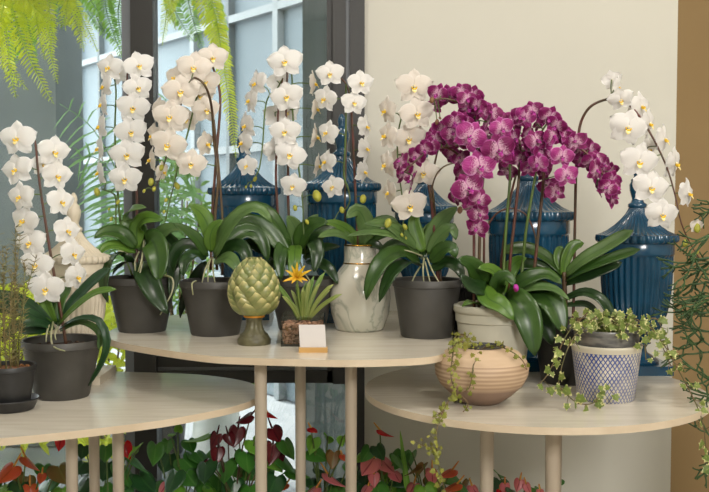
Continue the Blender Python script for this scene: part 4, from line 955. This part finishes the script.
# pencil-branched plant, pot standing beyond the frame at right ------------
c = V3((1.13, 2.62, 0)); root = thing('pencil_plant', 'leafless green twiggy plant spilling in at the right edge', 'plant', c)
MB().lathe([(0, 0), (.10, 0), (.105, .01), (.13, .92), (.135, .94), (.125, .945), (.118, .93), (0, .92)], c, 40).build('pot', MT['pot2'], root, angle=50)
def twig(mb, p, d, L, r, depth):
    q = p + d * L
    mb.tube([p, p + d * L * .5 + V3((R.uniform(-.003, .003), R.uniform(-.003, .003), -.0015)), q], [r, r * .85], 5, smooth=2)
    if depth <= 0: return
    for k in range(2 if R.random() < .8 else 3):
        nd = (d + V3((R.gauss(0, .42), R.gauss(0, .34), R.gauss(.04, .40)))).normalized()
        twig(mb, q, nd, L * R.uniform(.72, 1.0), r * .88, depth - 1)
top = c + V3((0, 0, .93))
for k, (tx, ty, yy) in enumerate([(700, 235, 2.5), (690, 265, 2.5), (684, 290, 2.55), (690, 320, 2.5), (700, 300, 2.45), (696, 345, 2.5), (705, 265, 2.55), (704, 375, 2.42), (714, 400, 2.42), (712, 440, 2.40), (706, 330, 2.6), (716, 210, 2.6), (712, 300, 2.62)]):
    e = at(tx + 22, ty + (-8 if ty < 330 else 5), yy); mid = top.lerp(e, .5) + V3((0, 0, .04))
    mb = MB(); mb.tube([top + V3((R.uniform(-.02, .0), R.uniform(-.02, .02), 0)), mid, e], [.0045, .003], 6)
    d = (at(tx, ty, yy) - e).normalized(); 
    for q in range(2): twig(mb, e, (d + V3((R.gauss(0, .3), R.gauss(0, .2), R.gauss(0, .3)))).normalized(), .042, .0031, 3)
    mb.build('branch', MT['stick'], root)

# ------------------------------------------------------------------ anthuriums on the floor
HEART = [(0, .06), (.14, -.10), (.30, -.14), (.44, -.02), (.50, .18), (.46, .42), (.34, .66), (.17, .87), (0, 1.08)]
def heart(mb, p, L, yaw, pitch, roll, fold=.25, mi=0, wide=1.0):
    from mathutils import Euler
    E = Euler((pitch, roll, yaw)).to_matrix(); n = len(HEART)
    rows = []; uv = []
    for k, (x, y) in enumerate(HEART):
        row = []; ru = []
        for j in range(7):
            t = -1 + 2 * j / 6
            yy = .06 + (1.02) * k / (n - 1) if False else y
            cy_ = (.06 + 1.02 * (k / (n - 1)))
            X = x * t * wide; Z = cy_ + (y - cy_) * abs(t) ** 1.2
            Yv = fold * abs(X) * .8 - .28 * (Z ** 2) * .5
            row.append(p + (E @ V3((X, -Yv if False else Yv, -Z))) * L); ru.append((k / (n - 1), t))
        rows.append(row); uv.append(ru)
    mb.grid(rows, uv, mi)
def anthurium(label, x, Y, leaves, flowers, rp=.075):
    px0 = x; c = V3((at(x, 480, Y).x, Y, 0)); root = thing('anthurium', label, 'plant', c, 'anthuriums in pots on the floor')
    MB().lathe([(0, 0), (rp * .75, 0), (rp, .13), (rp * 1.04, .15), (rp * .98, .152), (rp * .9, .135), (0, .13)], c, 28).build('pot', MT['pot2'], root, angle=50)
    b = c + V3((0, 0, .13))
    def petiole(mb, p, mi):
        s0 = b + V3((R.uniform(-.03, .03), R.uniform(-.03, .03), 0)); m_ = s0.lerp(p, .6) + V3(((s0.x - p.x) * .25, (s0.y - p.y) * .2, .02)); mb.tube([s0, m_, p], [.0030, .0022], 5, mi=mi, smooth=3)
    for l in leaves:
        lx_, ly, L = l[:3]; mt = l[3] if len(l) > 3 else R.choice(['aleaf', 'aleaf', 'aleafd']); yaw = l[4] if len(l) > 4 else R.uniform(-.9, .9) + (lx_ - px0) * .012; pit = l[5] if len(l) > 5 else R.uniform(-1.25, -.5)
        p = at(lx_, ly, Y + R.uniform(-.10, .06)); mb = MB(); heart(mb, p, L * .82, yaw, pit, R.uniform(-.5, .5)); petiole(mb, p, 1)
        mb.build('leaf', [MT[mt], MT['stemg']], root, solid=.0012)
    for f in flowers:
        fx, fy, L, mt, yaw, pit, rol = f; p = at(fx, fy, Y - R.uniform(.03, .10)); mb = MB(); heart(mb, p, L * .8, yaw, pit, rol, .35, wide=.95); petiole(mb, p, 1)
        fo = mb.build('flower', [MT[mt], MT['stemg'] if mt != 'a_dark' else MT['stemd']], root, solid=.0012)
        from mathutils import Euler
        d = Euler((pit - .5, rol, yaw)).to_matrix() @ V3((0, -.5, .8)); d = V3((d.x, d.y, abs(d.z) + .3)).normalized()
        MB().tube([p, p + d * L * .3, p + d * L * .52], [.0036, .0018], 6).build('spadix', MT['spadix'] if mt != 'a_dark' else MT['a_dark'], fo)
D_ = -1.35; FR = -.15
anthurium('anthurium with orange spathes at the far left below the table', 24, 2.72,
  [(58, 466, .085, 'aolive', .6, -.9), (50, 480, .09, 'aleaf'), (8, 490, .09, 'aleafb'), (36, 492, .09, 'aleaf'), (20, 484, .08, 'aleafd'), (44, 465, .07, 'aleaf'), (62, 488, .08, 'aleafb'), (-4, 480, .09, 'aleaf'), (26, 476, .08, 'aolive', 0, -.2)],
  [(26, 458, .07, 'a_orange', 1.2, -.9, .3), (14, 466, .075, 'a_orange', -.4, -.8, .3), (2, 474, .07, 'a_orange', -.6, -1.2, 0), (42, 474, .035, 'a_orange', 0, -.6, 0), (30, 486, .06, 'a_orange', .3, -.3, 0)])
anthurium('anthurium with two red spathes between the left table legs', 105, 2.82,
  [(84, 462, .08, 'aleafd'), (88, 478, .09, 'aleafd'), (102, 486, .09, 'aleaf'), (108, 462, .085, 'aleafd'), (122, 466, .10, 'aleaf', .8, -.8), (134, 458, .10, 'aleaf', 1.0, -1.0), (138, 474, .10, 'aleafd', .8, -.9), (131, 446, .05, 'aleafb', -.5, .9), (140, 446, .06, 'aleafb', 1.4, .9), (106, 446, .06, 'aleaf'), (84, 446, .05, 'aleafd'), (118, 484, .09, 'aleaf'), (76, 488, .08, 'aleaf')],
  [(61, 436, .05, 'a_red', 0, -.1, .1), (124, 444, .055, 'a_red', .5, -.2, -.3)])
anthurium('bushy green anthurium without open flowers left of the maroon one', 180, 3.02,
  [(156, 444, .075, 'aleaf', -.2, -.2), (168, 440, .05, 'aleaf', .2, -.2), (178, 432, .036, 'aleafb', .3, 2.6), (171, 436, .03, 'aleafb', -.3, 1.8), (170, 454, .09, 'aleafd'), (182, 458, .095, 'aleaf'), (196, 452, .085, 'aleaf', .8, -1.0), (186, 472, .09, 'aleaf'), (196, 476, .08, 'aleaf'), (176, 472, .09, 'aleafd'), (164, 484, .09, 'aleaf'), (200, 462, .08, 'aleafd'), (204, 484, .08, 'aleaf'), (188, 440, .06, 'aleaf'), (174, 487, .08, 'aleafb')],
  [(166, 484, .05, 'a_pink', -.4, -.6, .2), (177, 487, .04, 'a_pink', .4, -.5, 0)])
anthurium('anthurium with maroon spathes on both sides of a middle table leg', 240, 3.00,
  [(208, 434, .09, 'aleafb', -1.2, -1.2), (214, 452, .09, 'aleaf'), (206, 462, .09, 'aleafd'), (226, 462, .09, 'aleaf'), (240, 466, .10, 'aleaf'), (252, 440, .085, 'aleafb'), (246, 452, .09, 'aleaf'), (218, 476, .09, 'aleaf', 0, -.3), (234, 480, .09, 'aleafd', 0, -.3), (268, 455, .10, 'aleafb', .7, -1.0), (284, 440, .08, 'aleaf', .8, -.6), (280, 456, .10, 'aleaf', .9, -.9), (262, 470, .09, 'aleaf'), (276, 476, .09, 'aleafd'), (288, 470, .08, 'aleaf'), (250, 486, .09, 'aleaf'), (212, 488, .08, 'aleafb')],
  [(238, 428, .07, 'a_dark', 0, -.1, .2), (217, 434, .055, 'a_dark', -.4, -.2, .3), (228, 434, .05, 'a_dark', .4, -.3, -.3), (218, 448, .06, 'a_dark', 0, -.2, .1), (210, 462, .06, 'a_dark', -.6, -.7, .4), (238, 456, .045, 'a_dark', .4, -.5, -.5), (251, 415, .06, 'a_dark', -1.2, -.9, .4), (272, 428, .07, 'a_dark', .3, -.8, -.4), (273, 444, .075, 'a_dark', -.2, -.1, .1), (268, 413, .045, 'a_red', 1.0, -1.1, .1), (280, 448, .05, 'a_dark', .5, -.4, 0), (286, 484, .05, 'a_orange', -1.0, -1.0, 0)])
anthurium('anthurium with one red and one large pink spathe before the glass', 322, 3.06,
  [(314, 438, .06, 'aleafb', -.3, -.1), (328, 436, .05, 'aleafb', -.5, .8), (343, 436, .05, 'aleafb', .5, .6), (310, 450, .08, 'aleaf', .9, -1.0), (334, 452, .06, 'aolive', 0, -.1), (322, 470, .10, 'aleafd'), (310, 478, .09, 'aleafd'), (344, 478, .09, 'aleafd'), (336, 486, .08, 'aleaf'), (308, 490, .08, 'aleaf'), (350, 464, .06, 'aleaf')],
  [(311, 428, .042, 'a_red', .6, -1.2, 0), (328, 474, .09, 'a_pink', 1.1, -1.0, .2), (316, 488, .065, 'a_pink', -.8, -1.1, 0), (342, 455, .03, 'a_orange', .5, -.8, 0)])
anthurium('anthurium with one red spathe raised above pink ones, by the wall corner', 384, 3.08,
  [(370, 448, .06, 'aleaf', -.5, -.4), (376, 446, .06, 'aleafd', .4, -.6), (396, 456, .07, 'aleaf', .7, -.8), (366, 470, .08, 'aleafd'), (388, 470, .07, 'aleafb'), (360, 484, .08, 'aleafd'), (376, 486, .09, 'aleaf'), (392, 482, .08, 'aleafb', 0, -.3), (404, 486, .08, 'aleaf'), (384, 462, .06, 'aolive', 0, -.3), (364, 454, .05, 'aleafb')],
  [(380, 430, .058, 'a_red', 1.1, -1.1, .1), (374, 458, .085, 'a_pink', -.3, -.7, .5), (382, 460, .07, 'a_pink', .7, -.8, -.3), (394, 472, .06, 'a_pink', .4, -1.0, 0), (374, 474, .05, 'a_pink', 0, -.2, 0), (368, 486, .05, 'a_pink', -.6, -.9, 0)])
anthurium('anthurium with a tall bladed leaf and orange-olive young leaves under the bowl', 424, 3.06,
  [(402, 452, .08, 'aleaf', -.6, -.6), (412, 452, .07, 'aleaf', .7, .3), (416, 468, .07, 'aolive', -.8, -1.2), (424, 464, .06, 'aolive', .8, .6), (430, 478, .07, 'aolive', .5, -.8), (445, 474, .08, 'aleaf'), (440, 486, .08, 'aleafd'), (424, 486, .09, 'aleafb', 0, -.4), (456, 486, .07, 'aleaf'), (405, 478, .07, 'aleafd'), (468, 480, .06, 'aolive', 1.0, .4)],
  [(432, 470, .06, 'a_pink', .3, -.5, .2), (452, 470, .07, 'a_orange', -.9, -1.2, 0), (457, 484, .07, 'a_orange', -1.0, -1.2, 0), (414, 484, .06, 'a_pink', -.5, -.8, 0), (472, 486, .05, 'a_pink', .5, -.8, 0)])
anthurium('anthurium with small pink spathes between the right table legs', 516, 3.02,
  [(498, 474, .06, 'aleaf', -.6, 1.2), (500, 480, .08, 'aleafd'), (512, 490, .07, 'aleafd'), (492, 488, .07, 'aleaf'), (534, 488, .07, 'aleaf'), (528, 492, .06, 'aleafb'), (560, 486, .06, 'aleaf', .5, 1.6)],
  [(505, 484, .042, 'a_pink', 0, -.3, 0), (520, 480, .045, 'a_pink', -.4, -.3, .2), (526, 484, .04, 'a_pink', .5, -.4, -.2), (500, 490, .03, 'a_red', 0, -.4, 0), (540, 490, .035, 'a_pink', .3, -.6, 0)])
mb = MB(); add_leaf(mb, [at(408, 492, 3.04), at(404, 462, 3.04), at(400, 430, 3.04)], .022, F_, .2, 10, 5, 'blade')
rt_ = bpy.data.objects['anthurium.006']; mb.build('leaf', MT['aleafb'], rt_, solid=.001)

# ------------------------------------------------------------------ outside: ferns, palm, shrubs
def frond(root, pts, ll, mat, n=34, name='frond', droop=.3, wd=.22, twist=0):
    P = [V3(p) for p in pts]; S = resample(P, n); mb = MB(); mb.tube(P, [.004, .0015], 5, smooth=4)
    for i in range(1, n - 1):
        T = (S[i + 1] - S[i - 1]).normalized(); s_ = i / n
        side = T.cross(V3((R.uniform(-.2, .2) + twist, -1, R.uniform(-.1, .1)))).normalized(); L = ll * (math.sin(PI * min(1, .12 + s_ * .88)) ** .6) * R.uniform(.85, 1.1)
        for sg in (-1, 1):
            e = S[i] + side * sg * L + T * L * .35 + V3((0, R.uniform(-.02, .02), -droop * L)); m_ = S[i].lerp(e, .5) + V3((0, 0, droop * L * .25))
            add_leaf(mb, [S[i], m_, e], L * wd, (R.uniform(-.4, .4), -.8, .5), .15, 4, 3, 'strap')
    return mb.build(name, MT[mat], root)
def hfern(label, c, fr, mat):
    root = thing('hanging_fern', label, 'plant', c, 'hanging ferns outside the glass')
    MB().lathe([(0, 0), (.09, .0), (.13, .16), (.135, .17), (0, .165)], c, 24).build('basket', MT['pot2'], root)
    for k in range(3):
        a_ = 2 * PI * k / 3; MB().tube([c + V3((.13 * math.cos(a_), .13 * math.sin(a_), .17)), c + V3((0, 0, 3.6 - c.z))], .002, 4, smooth=1).build('hanger', MT['pot2'], root)
    for f in fr: pts, ll, m_ = f[:3]; frond(root, [c + V3((0, 0, .17))] + [at(*p) for p in pts], ll, m_, n=f[3] if len(f) > 3 else 74, wd=.24)
Yf = 4.35
hfern('big yellow-green fern hanging outside at the top left', at(10, -75, Yf), [
  *[([(x0 + R.uniform(-8, 8), -20, Yf - .1), (x0 + 8, 20 + R.uniform(-10, 10), Yf - .2), (x0 + 14 + R.uniform(-5, 5), y1, Yf - .2)], .05, R.choice(['fern', 'fern', 'ferng'])) for x0, y1 in [(-10, 70), (4, 45), (16, 50), (30, 60), (42, 44), (56, 18)]],
  ([(30, -20, Yf - .1), (48, 30, Yf - .15), (52, 60, Yf - .15)], 0.053, 'fern'), ([(10, -10, Yf - .2), (22, 40, Yf - .3), (40, 80, Yf - .3), (54, 104, Yf - .3)], 0.056, 'fern'),
  ([(-5, -20, Yf - .2), (6, 30, Yf - .3), (10, 70, Yf - .3), (16, 98, Yf - .3)], 0.053, 'fern'), ([(0, -30, Yf), (-10, 20, Yf), (4, 60, Yf), (28, 90, Yf)], 0.053, 'fern'),
  ([(40, -40, Yf), (62, -10, Yf), (78, 25, Yf), (84, 52, Yf)], 0.050, 'fern'), ([(50, -30, Yf), (72, 0, Yf), (88, 30, Yf), (98, 52, Yf)], 0.043, 'fern'),
  ([(14, -30, Yf - .1), (34, 10, Yf - .1), (46, 40, Yf - .1), (58, 84, Yf - .1)], 0.043, 'fern'), ([(20, -30, Yf), (28, 0, Yf), (30, 40, Yf), (36, 70, Yf)], 0.050, 'ferng'),
  ([(0, -40, Yf + .1), (-10, -10, Yf + .1), (-14, 40, Yf), (-5, 80, Yf)], 0.050, 'fern'), ([(35, -35, Yf + .1), (50, -15, Yf + .1), (60, 10, Yf), (62, 30, Yf)], 0.046, 'ferng'),
  ([(10, -35, Yf + .2), (14, 0, Yf + .2), (16, 40, Yf + .2), (14, 66, Yf)], 0.050, 'ferng'), ([(44, -40, Yf + .2), (70, -20, Yf + .2), (90, 0, Yf + .2), (100, 16, Yf)], 0.043, 'ferng'),
  ([(6, -38, Yf - .25), (20, -8, Yf - .3), (44, 16, Yf - .3), (60, 24, Yf - .3)], 0.050, 'fern'), ([(2, -38, Yf - .25), (4, 0, Yf - .3), (-2, 30, Yf - .3), (-8, 60, Yf - .3)], 0.050, 'fern')], 'fern')
Yf = 4.6
hfern('green fern hanging outside between the blooms and the window post', at(120, -80, Yf), [
  ([(112, -30, Yf), (105, 0, Yf), (112, 30, Yf), (124, 60, Yf)], 0.053, 'ferng'), ([(100, -40, Yf), (92, -5, Yf), (100, 25, Yf), (118, 44, Yf)], 0.050, 'ferng'),
  ([(125, -30, Yf), (118, 10, Yf), (122, 40, Yf), (128, 70, Yf)], 0.046, 'ferng'), ([(95, -40, Yf + .1), (80, -10, Yf + .1), (86, 10, Yf), (104, 34, Yf)], 0.043, 'palm')], 'ferng')
hfern('lime-green fern hanging outside in the middle of the window', at(196, -80, Yf), [
  ([(205, -30, Yf - .1), (216, 20, Yf - .1), (224, 70, Yf - .1), (232, 120, Yf - .1), (236, 158, Yf - .1)], 0.053, 'fern', 100), ([(196, -30, Yf), (206, 10, Yf), (220, 50, Yf), (230, 90, Yf)], 0.053, 'fern'),
  ([(185, -35, Yf), (188, 0, Yf), (196, 30, Yf), (204, 52, Yf)], 0.050, 'ferng'), ([(175, -30, Yf), (168, 0, Yf), (165, 24, Yf), (162, 46, Yf)], 0.037, 'fern'),
  ([(180, -30, Yf + .1), (172, 0, Yf + .1), (182, 24, Yf), (194, 42, Yf)], 0.050, 'ferng'), ([(205, -40, Yf), (214, 0, Yf), (222, 30, Yf), (224, 58, Yf)], 0.050, 'ferng'), ([(190, -35, Yf), (176, -10, Yf), (170, 10, Yf), (176, 30, Yf)], 0.043, 'fern')], 'ferng')
# palm outside
c = V3((at(150, 300, 5.0).x, 5.0, 0)); root = thing('palm', 'green palm with arching fronds outside behind the dark post', 'plant', c)
MB().lathe([(0, 0), (.16, 0), (.2, .34), (.205, .36), (.19, .36), (0, .34)], c, 32).build('pot', MT['pot2'], root)
MB().tube([c + V3((0, 0, .3)), c + V3((0, 0, .9))], [.05, .03], 10).build('trunk', MT['vine'], root)
b_ = (150, 270)
for pts in ([(120, 180), (92, 128), (60, 104)], [(125, 200), (100, 160), (72, 158)], [(145, 200), (152, 130), (172, 90)], [(158, 220), (176, 180), (196, 170)], [(150, 230), (170, 205), (182, 215)], [(128, 235), (112, 225), (100, 240)]):
    frond(root, [c + V3((0, 0, .9))] + [at(x, y, 5.0 - R.uniform(.1, .4)) for x, y in pts], .20, 'palm', n=20, droop=.4, wd=.085)
def shrub(label, px, Y, z0, w_, h_, n, mat, size, pot=None):
    c = V3((at(px, 300, Y).x, Y, 0)); root = thing('shrub', label, 'plant', c, 'shrubs outside the glass')
    if pot: MB().lathe([(0, 0), (pot[0] * .9, 0), (pot[0], .02), (pot[1], z0 - .02), (pot[1], z0), (pot[1] * .9, z0), (0, z0 - .03)], c, 32).build('planter', MT['planter'], root, angle=50)
    mb = MB()
    for k in range(5): a_ = 2 * PI * k / 5; mb.tube([c + V3((0, 0, z0 - .03)), c + V3((math.cos(a_) * w_ * .3, math.sin(a_) * .08, z0 + h_ * .8))], [.01, .004], 5, smooth=1)
    mb.build('stem', MT['vine'], root)
    mb = MB()
    for k in range(n):
        t = R.random(); a_ = R.uniform(0, 2 * PI); r = math.sqrt(R.random()); e = math.sin(PI * (.15 + .8 * t)) ** .6
        p = c + V3((math.cos(a_) * r * w_ / 2 * e, math.sin(a_) * r * min(w_ / 2, .25) * e, z0 + t * h_)); d = V3((R.gauss(0, 1), R.gauss(0, .6), R.gauss(.3, .7))).normalized() * size * R.uniform(.6, 1.3)
        add_leaf(mb, [p, p + d * .5 + V3((0, 0, .1 * size)), p + d], size * .28, (R.gauss(0, .5), -.8, .5), .2, 4, 3, 'blade' if size > .1 else 'oval')
    mb.build('foliage', MT[mat], root)
shrub('airy green shrub outside below the hanging sprays', 178, 4.9, .5, .42, 1.0, 420, 'shrub', .07, None)
shrub('leafy shrub in a white tapered planter outside', 216, 4.4, .36, .34, .42, 220, 'shrub', .08, (.13, .10))
shrub('lit yellow-green bush outside at the far left', 8, 4.85, .10, .72, .72, 700, 'fern', .10)
shrub('yellow-green bush outside behind the ivory urn', 100, 4.55, .08, .34, .78, 420, 'fern', .09)
